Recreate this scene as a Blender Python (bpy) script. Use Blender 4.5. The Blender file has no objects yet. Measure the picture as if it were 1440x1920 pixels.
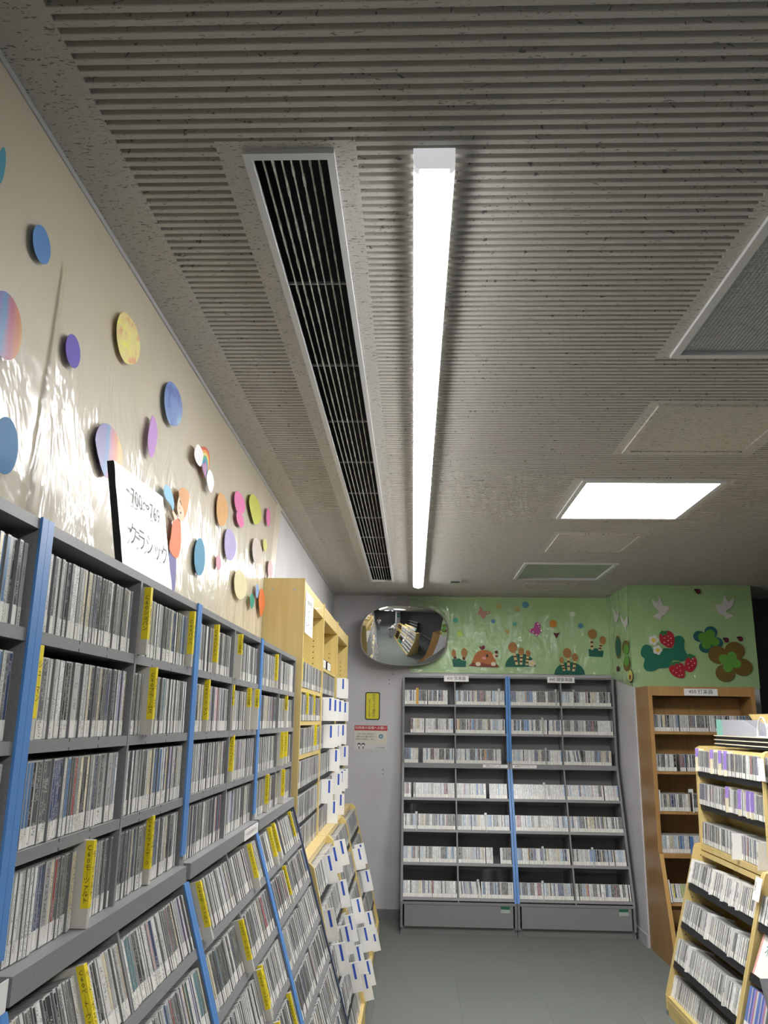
import bpy, bmesh, math, random
import numpy as np
from mathutils import Vector, Matrix, Euler, noise
PI = math.pi
rnd = random.Random(7)
SC = bpy.context.scene
COL = SC.collection

# ------------------------------------------------------------------ camera
CAM_Z = 1.5815
F_PX = 1537.0                       # focal length in pixels of a 1440 x 1920 frame
PITCH, YAW, ROLL = math.radians(14.3066), math.radians(-2.1602), math.radians(0.8134)
cd_ = bpy.data.cameras.new('camera'); cam = bpy.data.objects.new('camera', cd_); COL.objects.link(cam)
cd_.sensor_fit = 'VERTICAL'; cd_.sensor_height = 36.0; cd_.sensor_width = 27.0
cd_.lens = F_PX / 1920.0 * 36.0
cd_.clip_start = 0.01
fw = Vector((math.sin(YAW)*math.cos(PITCH), math.cos(YAW)*math.cos(PITCH), math.sin(PITCH)))
rt = Vector((math.cos(YAW), -math.sin(YAW), 0)); upv = rt.cross(fw)
r2 = rt*math.cos(ROLL) + upv*math.sin(ROLL); u2 = upv*math.cos(ROLL) - rt*math.sin(ROLL)
cam.matrix_world = Matrix(((r2.x, u2.x, -fw.x, 0), (r2.y, u2.y, -fw.y, 0), (r2.z, u2.z, -fw.z, CAM_Z), (0, 0, 0, 1)))
SC.camera = cam

# ------------------------------------------------------------------ world, exposure
w = bpy.data.worlds.new('world'); SC.world = w; w.use_nodes = True
w.node_tree.nodes['Background'].inputs[0].default_value = (.6, .65, .7, 1)
w.node_tree.nodes['Background'].inputs[1].default_value = 0.3
TUBE_E, TROFFER_E, REAR_E = 9.0, 9.0, 6.0
SC.view_settings.view_transform = 'Standard'; SC.view_settings.look = 'None'
SC.view_settings.gamma = 1.0; SC.view_settings.use_curve_mapping = False
SC.view_settings.exposure = 2.3

# ------------------------------------------------------------------ helpers
def mat(name, col=(.5,.5,.5), rough=.5, metal=0.0, emit=None, es=0.0, alpha=1.0, coat=0.0, spec=.5, trans=0.0):
    m = bpy.data.materials.new(name); m.use_nodes = True
    b = m.node_tree.nodes['Principled BSDF']
    b.inputs['Base Color'].default_value = (*col, 1); b.inputs['Roughness'].default_value = rough
    b.inputs['Metallic'].default_value = metal; b.inputs['Coat Weight'].default_value = coat
    b.inputs['Specular IOR Level'].default_value = spec; b.inputs['Transmission Weight'].default_value = trans
    if emit: b.inputs['Emission Color'].default_value = (*emit, 1); b.inputs['Emission Strength'].default_value = es
    m.diffuse_color = (*col, 1)
    return m
def nd(m, t, **kw):
    n = m.node_tree.nodes.new(t)
    for k, v in kw.items():
        if k in n.inputs.keys(): n.inputs[k].default_value = v
        else: setattr(n, k, v)
    return n
def lk(m, a, ao, b, bi): m.node_tree.links.new(a.outputs[ao], b.inputs[bi])
def bsdf(m): return m.node_tree.nodes['Principled BSDF']
def mapped(m, scale, coord='Object'):
    tc = nd(m, 'ShaderNodeTexCoord'); mp = nd(m, 'ShaderNodeMapping'); mp.inputs['Scale'].default_value = scale
    lk(m, tc, coord, mp, 'Vector'); return mp
def noisy(m, col1, col2, scale, sc=5.0, detail=3.0, lo=.35, hi=.65, bump=0.0, dist=.002):
    mp = mapped(m, scale); n = nd(m, 'ShaderNodeTexNoise'); n.inputs['Scale'].default_value = sc; n.inputs['Detail'].default_value = detail
    lk(m, mp, 'Vector', n, 'Vector')
    r = nd(m, 'ShaderNodeValToRGB'); r.color_ramp.elements[0].position = lo; r.color_ramp.elements[1].position = hi
    r.color_ramp.elements[0].color = (*col1, 1); r.color_ramp.elements[1].color = (*col2, 1)
    lk(m, n, 'Fac', r, 'Fac'); lk(m, r, 'Color', bsdf(m), 'Base Color')
    if bump:
        bp = nd(m, 'ShaderNodeBump'); bp.inputs['Strength'].default_value = bump; bp.inputs['Distance'].default_value = dist
        lk(m, n, 'Fac', bp, 'Height'); lk(m, bp, 'Normal', bsdf(m), 'Normal')
    return m

def new_mesh(name, bm, m):
    bmesh.ops.recalc_face_normals(bm, faces=bm.faces)
    me = bpy.data.meshes.new(name); bm.to_mesh(me); bm.free()
    if m is not None: me.materials.append(m)
    return me
def wloc(o):
    v = Vector((0, 0, 0))
    while o is not None: v += o.location; o = o.parent
    return v
def obj(name, bm, m, parent=None, smooth=False):
    """bm holds world coordinates; the object's origin becomes its base centre (top level) or its parent's origin."""
    if parent is not None:
        off = wloc(parent)
        bmesh.ops.translate(bm, verts=bm.verts, vec=-off); loc = Vector((0,0,0))
    else:
        xs = [v.co for v in bm.verts]
        mn = Vector([min(c[i] for c in xs) for i in range(3)]); mx = Vector([max(c[i] for c in xs) for i in range(3)])
        loc = Vector(((mn.x+mx.x)/2, (mn.y+mx.y)/2, mn.z)); bmesh.ops.translate(bm, verts=bm.verts, vec=-loc)
    me = new_mesh(name, bm, m)
    if smooth: me.shade_smooth()
    o = bpy.data.objects.new(name, me); COL.objects.link(o); o.location = loc
    if parent is not None: o.parent = parent
    return o
def thing(name, label, cat, loc=(0,0,0), group=None):
    o = bpy.data.objects.new(name, None); COL.objects.link(o); o.location = loc; o.empty_display_size = .05
    o['label'] = label; o['category'] = cat
    if group: o['group'] = group
    return o
def tag(o, label, cat, group=None):
    o['label'] = label; o['category'] = cat
    if group: o['group'] = group
    return o
def struct(name, bm, m, parent=None):
    o = obj(name, bm, m, parent)
    if parent is None: o['kind'] = 'structure'
    return o
def box(bm, x0, x1, y0, y1, z0, z1):
    vs = [bm.verts.new((x, y, z)) for x in (x0, x1) for y in (y0, y1) for z in (z0, z1)]
    for f in ((0,1,3,2),(4,6,7,5),(0,4,5,1),(2,3,7,6),(0,2,6,4),(1,5,7,3)): bm.faces.new([vs[i] for i in f])
    return bm
def B(*a): return box(bmesh.new(), *a)

class Frame:
    """u along the shelf's width, f out towards its front, z up."""
    def __init__(s, O, U, F): s.O = Vector(O); s.U = Vector(U); s.F = Vector(F); s.Z = Vector((0,0,1))
    def pt(s, u, f, z): return s.O + s.U*u + s.F*f + s.Z*z
def fbox(fr, u0, u1, f0, f1, z0, z1, bm=None):
    bm = bm or bmesh.new()
    vs = [bm.verts.new(fr.pt(u, f, z)) for u in (u0, u1) for f in (f0, f1) for z in (z0, z1)]
    for f in ((0,1,3,2),(4,6,7,5),(0,4,5,1),(2,3,7,6),(0,2,6,4),(1,5,7,3)): bm.faces.new([vs[i] for i in f])
    return bm
def tbox(fr, u0, u1, f, z, th, a0, a1, b0, b1, bm=None):
    """box in a tilted section: a runs forward along the tilted front axis, b up along the tilted up axis."""
    bm = bm or bmesh.new(); c, s = math.cos(th), math.sin(th)
    def P(u, a, b): return fr.pt(u, f + a*c - b*s, z + a*s + b*c)
    vs = [bm.verts.new(P(u, a, b)) for u in (u0, u1) for a in (a0, a1) for b in (b0, b1)]
    for q in ((0,1,3,2),(4,6,7,5),(0,4,5,1),(2,3,7,6),(0,2,6,4),(1,5,7,3)): bm.faces.new([vs[i] for i in q])
    return bm
def prism(fr, prof, u0, u1, bm=None):
    bm = bm or bmesh.new()
    a = [bm.verts.new(fr.pt(u0, f, z)) for f, z in prof]; b = [bm.verts.new(fr.pt(u1, f, z)) for f, z in prof]
    bm.faces.new(a); bm.faces.new(b[::-1]); n = len(prof)
    for i in range(n): bm.faces.new((a[i], a[(i+1) % n], b[(i+1) % n], b[i]))
    return bm
def slab(pts, nrm, t, bm=None):
    """flat polygon (3-D points) given a thickness t along nrm."""
    bm = bm or bmesh.new(); nrm = Vector(nrm)
    a = [bm.verts.new(Vector(p)) for p in pts]; b = [bm.verts.new(Vector(p) + nrm*t) for p in pts]
    bm.faces.new(a); bm.faces.new(b[::-1]); n = len(pts)
    for i in range(n): bm.faces.new((a[i], a[(i+1) % n], b[(i+1) % n], b[i]))
    return bm
_tc = {}
def text_mesh(s, size, m, ls=1.0, bold=0.0):
    k = (s, size, m.name, ls, bold)
    if k in _tc: return _tc[k]
    cu = bpy.data.curves.new('writing', 'FONT'); cu.body = s; cu.size = size; cu.align_x = 'CENTER'; cu.align_y = 'CENTER'
    cu.space_line = ls; cu.resolution_u = 2; cu.offset = (0 if any(ord(c) > 0x2fff for c in s) else bold)*size
    o = bpy.data.objects.new('writing', cu); COL.objects.link(o)
    dg = bpy.context.evaluated_depsgraph_get()
    me = bpy.data.meshes.new_from_object(o.evaluated_get(dg)); me.name = 'writing'
    me.materials.clear(); me.materials.append(m)
    bpy.data.objects.remove(o); bpy.data.curves.remove(cu)
    _tc[k] = me; return me
def writing(s, size, loc, rot, parent, m=None, ls=1.0, bold=0.0, local=False, name='lettering'):
    me = text_mesh(s, size, m or M['ink'], ls, bold)
    o = bpy.data.objects.new(name, me); COL.objects.link(o); o.parent = parent
    o.location = Vector(loc) - (Vector((0,0,0)) if local else wloc(parent)); o.rotation_euler = rot
    return o
R_BACK, R_LEFT, R_RIGHT = (PI/2,0,0), (PI/2,0,PI/2), (PI/2,0,-PI/2)     # faces -Y, +X, -X

# ------------------------------------------------------------------ materials
M = {}
M['ink'] = mat('black_ink', (.015,.015,.018), .5)
M['blue_ink'] = mat('blue_ink', (.02,.05,.35), .5)
M['purple'] = mat('purple_tape', (.36,.25,.66), .4)
M['white'] = mat('white_card', (.84,.83,.81), .45)
M['cream'] = mat('cream_card', (.74,.68,.5), .45)
M['yellow'] = mat('yellow_tape', (.88,.70,.02), .4)
M['red'] = mat('red_print', (.45,.03,.03), .5)
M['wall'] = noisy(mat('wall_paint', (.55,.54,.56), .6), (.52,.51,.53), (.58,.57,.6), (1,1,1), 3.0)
M['wall_dark'] = mat('darkened_far_wall', (.13,.125,.13), .8)  # unlit far end of the room darkened into the wall colour
M['steel'] = noisy(mat('grey_steel', (.16,.16,.17), .42), (.19,.19,.20), (.22,.22,.23), (1,1,1), 220.0, 2.0, bump=.15, dist=.0005)
M['steel_lt'] = noisy(mat('light_grey_steel', (.2,.2,.21), .45), (.22,.22,.23), (.255,.255,.265), (1,1,1), 220.0, 2.0, bump=.15, dist=.0005)
M['steel_shaded'] = mat('shaded_steel', (.035,.036,.04), .45)  # left bookcase backs, darkness inside the bays put into the colour
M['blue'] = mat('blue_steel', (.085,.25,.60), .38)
M['blue_shaded'] = mat('shaded_blue_steel', (.035,.06,.13), .4)  # blue edge strip with its shadow mixed into the colour
M['black'] = mat('black_shelf', (.012,.012,.014), .5)
M['kick'] = mat('kick_board', (.2,.2,.2), .6)
M['plastic'] = mat('clear_plastic', (.48,.49,.48), .25)
def wood(name, c1, c2, rough=.45):
    m = mat(name, c1, rough, coat=.15); return noisy(m, c1, c2, (3,3,.25), 12.0, 5.0, .3, .7)
M['birch'] = wood('pale_birch', (.60,.45,.15), (.68,.53,.20))
M['birch_lt'] = wood('light_birch', (.59,.44,.17), (.66,.51,.22))
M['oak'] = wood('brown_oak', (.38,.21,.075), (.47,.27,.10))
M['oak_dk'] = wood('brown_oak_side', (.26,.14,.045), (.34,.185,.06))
M['white_metal'] = mat('white_metal', (.62,.63,.65), .4)
M['grey_metal'] = mat('grey_metal', (.42,.43,.45), .4)
M['vent_dark'] = mat('duct_black', (.004,.005,.008), .9)
M['fin'] = noisy(mat('dusty_fin', (.3,.3,.28), .8), (.35,.35,.33), (.6,.59,.56), (1,1,1), 60.0)
M['tube_cap'] = mat('lit_end_cap', (.8,.8,.82), .5, emit=(.95,.97,1), es=.10)  # weak emission stands in for tube light coming through the cap
M['tube_on'] = mat('lit_diffuser', (.9,.9,.9), .5, emit=(1,.99,.97), es=TUBE_E)
M['troffer_on'] = mat('lit_panel', (.9,.9,.9), .5, emit=(1,1,.98), es=TROFFER_E)
M['rear_on'] = mat('rear_lamp', (.9,.9,.9), .5, emit=(1,1,1), es=REAR_E)
M['prism'] = mat('prismatic_cover', (.52,.53,.55), .6)
def prism_nodes(m):
    mp = mapped(m, (1,1,1)); sx = nd(m, 'ShaderNodeSeparateXYZ'); lk(m, mp, 'Vector', sx, 'Vector')
    hs = []
    for ax in ('X', 'Y'):
        w_ = nd(m, 'ShaderNodeMath', operation='MULTIPLY'); w_.inputs[1].default_value = 2*PI/.011; lk(m, sx, ax, w_, 0)
        s_ = nd(m, 'ShaderNodeMath', operation='SINE'); lk(m, w_, 0, s_, 0); hs.append(s_)
    a = nd(m, 'ShaderNodeMath', operation='ADD'); lk(m, hs[0], 0, a, 0); lk(m, hs[1], 0, a, 1)
    bp = nd(m, 'ShaderNodeBump'); bp.inputs['Strength'].default_value = .8; bp.inputs['Distance'].default_value = .002
    lk(m, a, 0, bp, 'Height'); lk(m, bp, 'Normal', bsdf(m), 'Normal')
prism_nodes(M['prism'])
M['prism_green'] = mat('greenish_cover', (.28,.33,.29), .35, coat=.3)
# ceiling board: putty coloured mineral board with worm holes
def ceiling_mat(name, c, thr=.625):
    m = mat(name, c, .75)
    gp = nd(m, 'ShaderNodeNewGeometry'); mp = nd(m, 'ShaderNodeMapping'); mp.inputs['Scale'].default_value = (60, 200, 60); lk(m, gp, 'Position', mp, 'Vector')
    n = nd(m, 'ShaderNodeTexNoise'); n.inputs['Scale'].default_value = 1.0; n.inputs['Detail'].default_value = 1.5
    n.inputs['Distortion'].default_value = 1.2
    lk(m, mp, 'Vector', n, 'Vector')
    r = nd(m, 'ShaderNodeValToRGB'); r.color_ramp.elements[0].position = thr; r.color_ramp.elements[1].position = thr + .02
    lk(m, n, 'Fac', r, 'Fac')
    v = nd(m, 'ShaderNodeTexVoronoi'); v.inputs['Scale'].default_value = 130.0
    lk(m, gp, 'Position', v, 'Vector')
    r2_ = nd(m, 'ShaderNodeValToRGB'); r2_.color_ramp.elements[0].position = .10; r2_.color_ramp.elements[1].position = .16
    r2_.color_ramp.elements[0].color = (1,1,1,1); r2_.color_ramp.elements[1].color = (0,0,0,1)
    lk(m, v, 'Distance', r2_, 'Fac')
    mx = nd(m, 'ShaderNodeMath', operation='MAXIMUM'); lk(m, r, 'Color', mx, 0)
    hf = nd(m, 'ShaderNodeMath', operation='MULTIPLY'); hf.inputs[1].default_value = .55; lk(m, r2_, 'Color', hf, 0); lk(m, hf, 0, mx, 1)
    mi = nd(m, 'ShaderNodeMix', data_type='RGBA'); mi.inputs[6].default_value = (*c, 1); mi.inputs[7].default_value = (*[x*.36 for x in c], 1)
    lk(m, mx, 0, mi, 0); lk(m, mi, 2, bsdf(m), 'Base Color')
    return m
M['ceil'] = ceiling_mat('mineral_board', (.54,.52,.485))
M['ceil_rib'] = ceiling_mat('mineral_board_rib', (.54,.52,.485), .672)
M['ceil_plate'] = ceiling_mat('mineral_board_plate', (.55,.53,.47))
def carpet(name, c):
    m = mat(name, c, .95, spec=.1)
    return noisy(m, [x*.86 for x in c], [x*1.12 for x in c], (1,1,1), 160.0, 3.0, .35, .65, .6, .003)
M['carpet'] = [carpet('carpet_pile', (.165,.178,.166)), carpet('carpet_pile_light', (.168,.182,.169)), carpet('carpet_pile_dark', (.161,.174,.162))]
# paper banner under a glossy, rippled plastic film
def film(name, c1, c2, stren, fade=False):
    m = mat(name, c1, .5, coat=1.0)
    b = bsdf(m); b.inputs['Coat Roughness'].default_value = .16; b.inputs['Coat IOR'].default_value = 1.5
    noisy(m, c1, c2, (1,1,.4), 2.5, 2.0)
    mp = mapped(m, (1,1,.55)); mp.inputs['Rotation'].default_value = (.5,.0,.35)
    n1 = nd(m, 'ShaderNodeTexNoise'); n1.inputs['Scale'].default_value = 8.0; n1.inputs['Detail'].default_value = 3.5; n1.inputs['Distortion'].default_value = .6
    n1.inputs['Roughness'].default_value = .6
    lk(m, mp, 'Vector', n1, 'Vector')
    bp = nd(m, 'ShaderNodeBump'); bp.inputs['Strength'].default_value = min(1, stren); bp.inputs['Distance'].default_value = .016*stren
    if fade:      # the film is pulled taut near the ceiling and sags into wrinkles lower down
        tc = nd(m, 'ShaderNodeTexCoord'); sz = nd(m, 'ShaderNodeSeparateXYZ'); lk(m, tc, 'Object', sz, 'Vector')
        mr = nd(m, 'ShaderNodeMapRange'); mr.inputs['From Min'].default_value = .38; mr.inputs['From Max'].default_value = .55; mr.inputs['To Min'].default_value = 1.0; mr.inputs['To Max'].default_value = .12
        lk(m, sz, 'Z', mr, 'Value'); mu = nd(m, 'ShaderNodeMath', operation='MULTIPLY'); lk(m, n1, 'Fac', mu, 0); lk(m, mr, 'Result', mu, 1); lk(m, mu, 0, bp, 'Height')
    else: lk(m, n1, 'Fac', bp, 'Height')
    lk(m, bp, 'Normal', b, 'Coat Normal')
    return m
M['film_cream'] = film('cream_paper_under_film', (.55,.49,.365), (.60,.54,.42), .8, True)
M['film_green'] = film('green_paper_under_film', (.36,.55,.25), (.42,.61,.31), 1.7)
M['film_sign'] = film('white_board_under_film', (.45,.45,.45), (.5,.5,.5), .3)
bsdf(M['film_sign']).inputs['Coat Roughness'].default_value = .32
M['tape'] = mat('clear_tape', (.58,.51,.38), .25)
M['mirror'] = mat('mirror_glass', (.86,.88,.9), .02, metal=1.0)
_pm = {}
def paper(c):
    k = tuple(c)
    if k not in _pm: _pm[k] = mat('coloured_paper', c, .6)
    return _pm[k]
# CD cases: colour and a per-case number come from a mesh attribute; fine print comes from noise on the spine's own uv
def cd_mat():
    m = mat('cd_case', (.5,.5,.5), .28)
    at = nd(m, 'ShaderNodeAttribute'); at.attribute_name = 'Col'
    uv = nd(m, 'ShaderNodeUVMap'); uv.uv_map = 'UVMap'
    sx = nd(m, 'ShaderNodeSeparateXYZ'); lk(m, uv, 'UV', sx, 'Vector')
    def mth(op, a, b=None, ao=0, bo=0):
        n = nd(m, 'ShaderNodeMath', operation=op)
        for i, (x, o) in enumerate(((a, ao), (b, bo))):
            if x is None: continue
            if isinstance(x, (int, float)): n.inputs[i].default_value = x
            else: lk(m, x, o, n, i)
        return n
    a57 = mth('MULTIPLY', at, 57.0, ao='Alpha'); x3 = mth('MULTIPLY', sx, 4.0, ao='X'); gx = mth('ADD', x3, a57)
    gy = mth('MULTIPLY', sx, 560.0, ao='Y')
    cx = nd(m, 'ShaderNodeCombineXYZ'); lk(m, gx, 0, cx, 'X'); lk(m, gy, 0, cx, 'Y'); lk(m, a57, 0, cx, 'Z')
    n1 = nd(m, 'ShaderNodeTexNoise'); n1.inputs['Scale'].default_value = 1.0; n1.inputs['Detail'].default_value = 0.0; lk(m, cx, 'Vector', n1, 'Vector')
    g = mth('GREATER_THAN', n1, .54, ao='Fac')
    ry = mth('MULTIPLY', sx, 34.0, ao='Y'); a91 = mth('MULTIPLY', at, 991.0, ao='Alpha')
    c2 = nd(m, 'ShaderNodeCombineXYZ'); lk(m, a91, 0, c2, 'X'); lk(m, ry, 0, c2, 'Y')
    n2 = nd(m, 'ShaderNodeTexNoise'); n2.inputs['Scale'].default_value = 1.0; n2.inputs['Detail'].default_value = 0.0; lk(m, c2, 'Vector', n2, 'Vector')
    rr = mth('GREATER_THAN', n2, .46, ao='Fac')
    ct = mth('SUBTRACT', sx, .5, ao='X'); ab = mth('ABSOLUTE', ct); ce = mth('LESS_THAN', ab, .24)
    f1 = mth('MULTIPLY', g, rr); f2 = mth('MULTIPLY', f1, ce); f3_ = mth('MULTIPLY', f2, .62)
    bw = nd(m, 'ShaderNodeRGBToBW'); lk(m, at, 'Color', bw, 'Color'); lt = mth('LESS_THAN', bw, .16)
    tcx = nd(m, 'ShaderNodeMix', data_type='RGBA'); tcx.inputs[6].default_value = (.03,.03,.035,1); tcx.inputs[7].default_value = (.6,.6,.58,1); lk(m, lt, 0, tcx, 0)
    mi = nd(m, 'ShaderNodeMix', data_type='RGBA'); lk(m, f3_, 0, mi, 0); lk(m, at, 'Color', mi, 6); lk(m, tcx, 2, mi, 7)
    lk(m, mi, 2, bsdf(m), 'Base Color')
    return m
M['cd'] = cd_mat()
# ================================================================== the room
XL, XR, YB, YF, H = -.72, 5.2, 7.38, -4.2, 2.6815
CX0, CX1, CY0 = 1.735, 2.71, 6.66            # column
struct('wall_left', B(XL-.1, XL, YF, YB+.1, 0, H+.3), M['wall'])
wb = struct('wall_back', B(XL, CX0, YB, YB+.1, 0, H+.3), M['wall'])
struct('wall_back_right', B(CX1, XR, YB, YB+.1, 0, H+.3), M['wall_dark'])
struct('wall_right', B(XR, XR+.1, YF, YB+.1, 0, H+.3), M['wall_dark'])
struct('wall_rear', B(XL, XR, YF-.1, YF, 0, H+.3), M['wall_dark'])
struct('wall_column', B(CX0, CX1, CY0, YB+.1, 0, H+.3), M['wall'])
struct('baseboard_back', B(XL, CX0, YB-.012, YB, 0, .075), M['kick'])
struct('baseboard_column', B(CX0-.012, CX0, CY0, YB-.012, 0, .085), M['grey_metal'])
fl = struct('floor', B(XL, XR, YF, YB, -.05, -.004), M['carpet'][2])
for i in range(8):
    for j in range(9):
        x0, y0 = XL + i*.5, YB - (j+1)*.5
        k = (i*7 + j*5 + (i*j) % 3) % 3
        me_ = B(x0+.0005, x0+.4995, y0+.0005, y0+.4995, -.004, rnd.uniform(-.0003, 0))
        obj('carpet_tile', me_, M['carpet'][k], fl)
# ceiling: board slab above, flat areas and milled ribs standing proud below it
ceil_c = H + .012
holes = [(-.345, -.165, 1.41, 6.60)]
T_Y = [1.56, 3.69, 5.74, -.85]; T_E = [2.345, 4.41, 6.41, -.13]  # last light is added behind the camera to brighten the near room
for a, b in zip(T_Y, T_E): holes.append((.80, 1.43, a, b))
def grid_boxes(bm, rx, ry, hl, z0, z1):
    xs = sorted(set([rx[0], rx[1]] + [min(max(v, rx[0]), rx[1]) for h in hl for v in h[:2]]))
    ys = sorted(set([ry[0], ry[1]] + [min(max(v, ry[0]), ry[1]) for h in hl for v in h[2:]]))
    for a, b in zip(xs, xs[1:]):
        for c, d in zip(ys, ys[1:]):
            mx, my = (a+b)/2, (c+d)/2
            if any(h[0] < mx < h[1] and h[2] < my < h[3] for h in hl): continue
            box(bm, a, b, c, d, z0, z1)
bm = bmesh.new(); grid_boxes(bm, (XL, XR), (YF, YB), holes, ceil_c, ceil_c+.012)
ceiling = struct('ceiling', bm, M['ceil'])
flats = [(XL, -.592, YF, YB), (-.397, -.118, 1.37, 6.71), (-.592, XR, 7.22, YB)]
for a, b in zip(T_Y, T_E): flats.append((.745, 1.487, a-.03, b+.03))
plates = [(.865, 1.375, 2.755, 3.285), (.865, 1.375, 4.80, 5.335), (.90, 1.33, 6.62, 6.95)]
for p in plates: flats.append((p[0]-.035, p[1]+.035, p[2]-.04, p[3]+.04))
for i, f in enumerate(flats):
    bm = bmesh.new(); grid_boxes(bm, f[:2], f[2:], [h for h in holes if h[0] >= f[0]-1e-6 and h[1] <= f[1]+1e-6 and h[2] >= f[2] and h[3] <= f[3]], H, ceil_c)
    obj('flat_panel', bm, M['ceil'], ceiling)
PER = .02684; y_first = 1.159 - 60*PER
rib_cache = {}
def rib_mesh(segs):
    if segs in rib_cache: return rib_cache[segs]
    bm = bmesh.new(); w_ = .0148
    for a, b in segs:      # slightly rounded rib section
        prof = [(0, ceil_c-H), (0, .0015), (.0012, 0), (w_-.0012, 0), (w_, .0015), (w_, ceil_c-H)]
        A = [bm.verts.new((a, y, z)) for y, z in prof]; Bv = [bm.verts.new((b, y, z)) for y, z in prof]
        bm.faces.new(A); bm.faces.new(Bv[::-1])
        for i in range(5): bm.faces.new((A[i], A[i+1], Bv[i+1], Bv[i]))
    rib_cache[segs] = new_mesh('rib', bm, M['ceil_rib']); return rib_cache[segs]
coff = wloc(ceiling); nr = 0; far_bm = bmesh.new()
for k in range(400):
    y0 = y_first + k*PER
    if y0 + PER > 7.22: break
    ym = y0 + .0074; cuts = []
    for f in flats[1:]:
        if f[2] - .004 < ym < f[3] + .004: cuts.append((f[0], f[1]))
    cuts.sort(); x = -.592; segs = []
    for a, b in cuts:
        if a > x: segs.append((round(x, 4), round(a, 4)))
        x = max(x, b)
    if x < XR: segs.append((round(x, 4), XR))
    if y0 < .75:
        for a, b in segs: box(far_bm, a, b, y0, y0+.0148, H, ceil_c)
        continue
    o = bpy.data.objects.new('rib', rib_mesh(tuple(segs))); COL.objects.link(o); o.parent = ceiling
    o.location = Vector((0, y0, H)) - coff; nr += 1
o = obj('rib_rows', far_bm, M['ceil_rib'], ceiling); o['kind'] = 'stuff'
# grey strip standing in for the shadow line between wall and ceiling
struct('trim_1', B(XL, XL+.012, .2, YB, H-.014, H-.0005), M['grey_metal'])

# ---- ceiling fittings
t = thing('air_vent', 'long white framed slot air vent with dusty fins in ceiling, left of the lit tube', 'air vent', (-.255, 4.0, H-.012))
VX0, VX1, VY0, VY1 = -.345, -.162, 1.392, 6.55
bm = bmesh.new()
for a in ((VX0, -.329, VY0, VY1), (-.177, VX1, VY0, VY1), (-.329, -.177, VY0, VY0+.020), (-.329, -.177, VY1-.020, VY1)): box(bm, a[0], a[1], a[2], a[3], H-.012, H+.004)
obj('frame', bm, M['white_metal'], t)
bm = bmesh.new(); box(bm, -.338, -.168, VY0+.02, VY1-.02, H+.10, H+.105)
for a in ((-.338, -.334, VY0+.02, VY1-.02), (-.172, -.168, VY0+.02, VY1-.02), (-.334, -.172, VY0+.02, VY0+.024), (-.334, -.172, VY1-.024, VY1-.02)): box(bm, *a, H+.004, H+.10)
obj('duct', bm, M['vent_dark'], t)
for i in range(7):
    x = -.329 + .019*(i+1)
    bm = bmesh.new(); ys = np.linspace(VY0+.020, VY1-.020, 160)
    for a, b in zip(ys, ys[1:]):
        d = rnd.uniform(0, .0012) if rnd.random() < .5 else 0
        box(bm, x-.0013-d, x+.0013+d, a, b, H-.003, H+.006)
    obj('fin', bm, M['fin'], t)
for i in range(9):
    y = VY0 + .026 + (VY1-VY0-.05)*(i+1)/10
    obj('cross_bar', B(-.334, -.172, y-.003, y+.003, H+.008, H+.014), M['grey_metal'], t)
t = thing('tube_light', 'long lit white tube light fixture running along the ceiling', 'ceiling light', (.037, 4.0, H-.05))
tx = .037
bm = B(tx-.033, tx+.033, 1.414, 6.586, H-.012, H)
for s in (-1, 1): box(bm, *sorted((tx+s*.0385, tx+s*.041)), 1.414, 6.586, H-.036, H-.002)
obj('base_channel', bm, M['white_metal'], t)
prof = [(-.038, -.030)] + [(-.038*math.cos(a), -.034-.020*math.sin(a)) for a in np.linspace(0, PI, 14)] + [(.038, -.030)]
bm = bmesh.new(); A = [bm.verts.new((tx+x, 1.414, H+z)) for x, z in prof]; C_ = [bm.verts.new((tx+x, 6.586, H+z)) for x, z in prof]
bm.faces.new(A); bm.faces.new(C_[::-1])
for i in range(len(prof)): bm.faces.new((A[i], A[(i+1) % len(prof)], C_[(i+1) % len(prof)], C_[i]))
obj('diffuser', bm, M['tube_on'], t, smooth=False)
for y0, y1 in ((1.396, 1.4135), (6.5865, 6.604)):
    bm = bmesh.new(); q = [(x*1.08, max(z, -.046)*1.02) for i, (x, z) in enumerate(prof)]; q[0] = (-.0416, 0); q[-1] = (.0416, 0)
    A = [bm.verts.new((tx+x, y0, H+z)) for x, z in q]; C_ = [bm.verts.new((tx+x, y1, H+z)) for x, z in q]
    bm.faces.new(A); bm.faces.new(C_[::-1])
    for i in range(len(q)): bm.faces.new((A[i], A[(i+1) % len(q)], C_[(i+1) % len(q)], C_[i]))
    obj('end_cap', bm, M['tube_cap'], t)
for (a, b), lab, m_ in zip(zip(T_Y, T_E), ('unlit recessed ceiling light with prismatic cover, nearest at the right edge', 'lit square recessed ceiling light right of the tube', 'unlit greenish recessed ceiling light, farthest, above the green wall', 'added lit recessed ceiling light behind the viewpoint, brightening the near ceiling and shelves'), (M['prism'], M['troffer_on'], M['prism_green'], M['troffer_on'])):
    t = thing('recessed_light', lab, 'ceiling light', (1.115, (a+b)/2, H-.01), 'square recessed lights')
    bm = bmesh.new(); x0, x1 = .783, 1.447; y0, y1 = a-.005, b+.005; w_ = .024
    for q in ((x0, x0+w_, y0, y1), (x1-w_, x1, y0, y1), (x0+w_, x1-w_, y0, y0+w_), (x0+w_, x1-w_, y1-w_, y1)): box(bm, *q, H-.010, H+.008)
    obj('frame', bm, M['white_metal'], t)
    obj('cover', B(x0+w_, x1-w_, y0+w_, y1-w_, H+.004, H+.008), m_, t)
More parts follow.
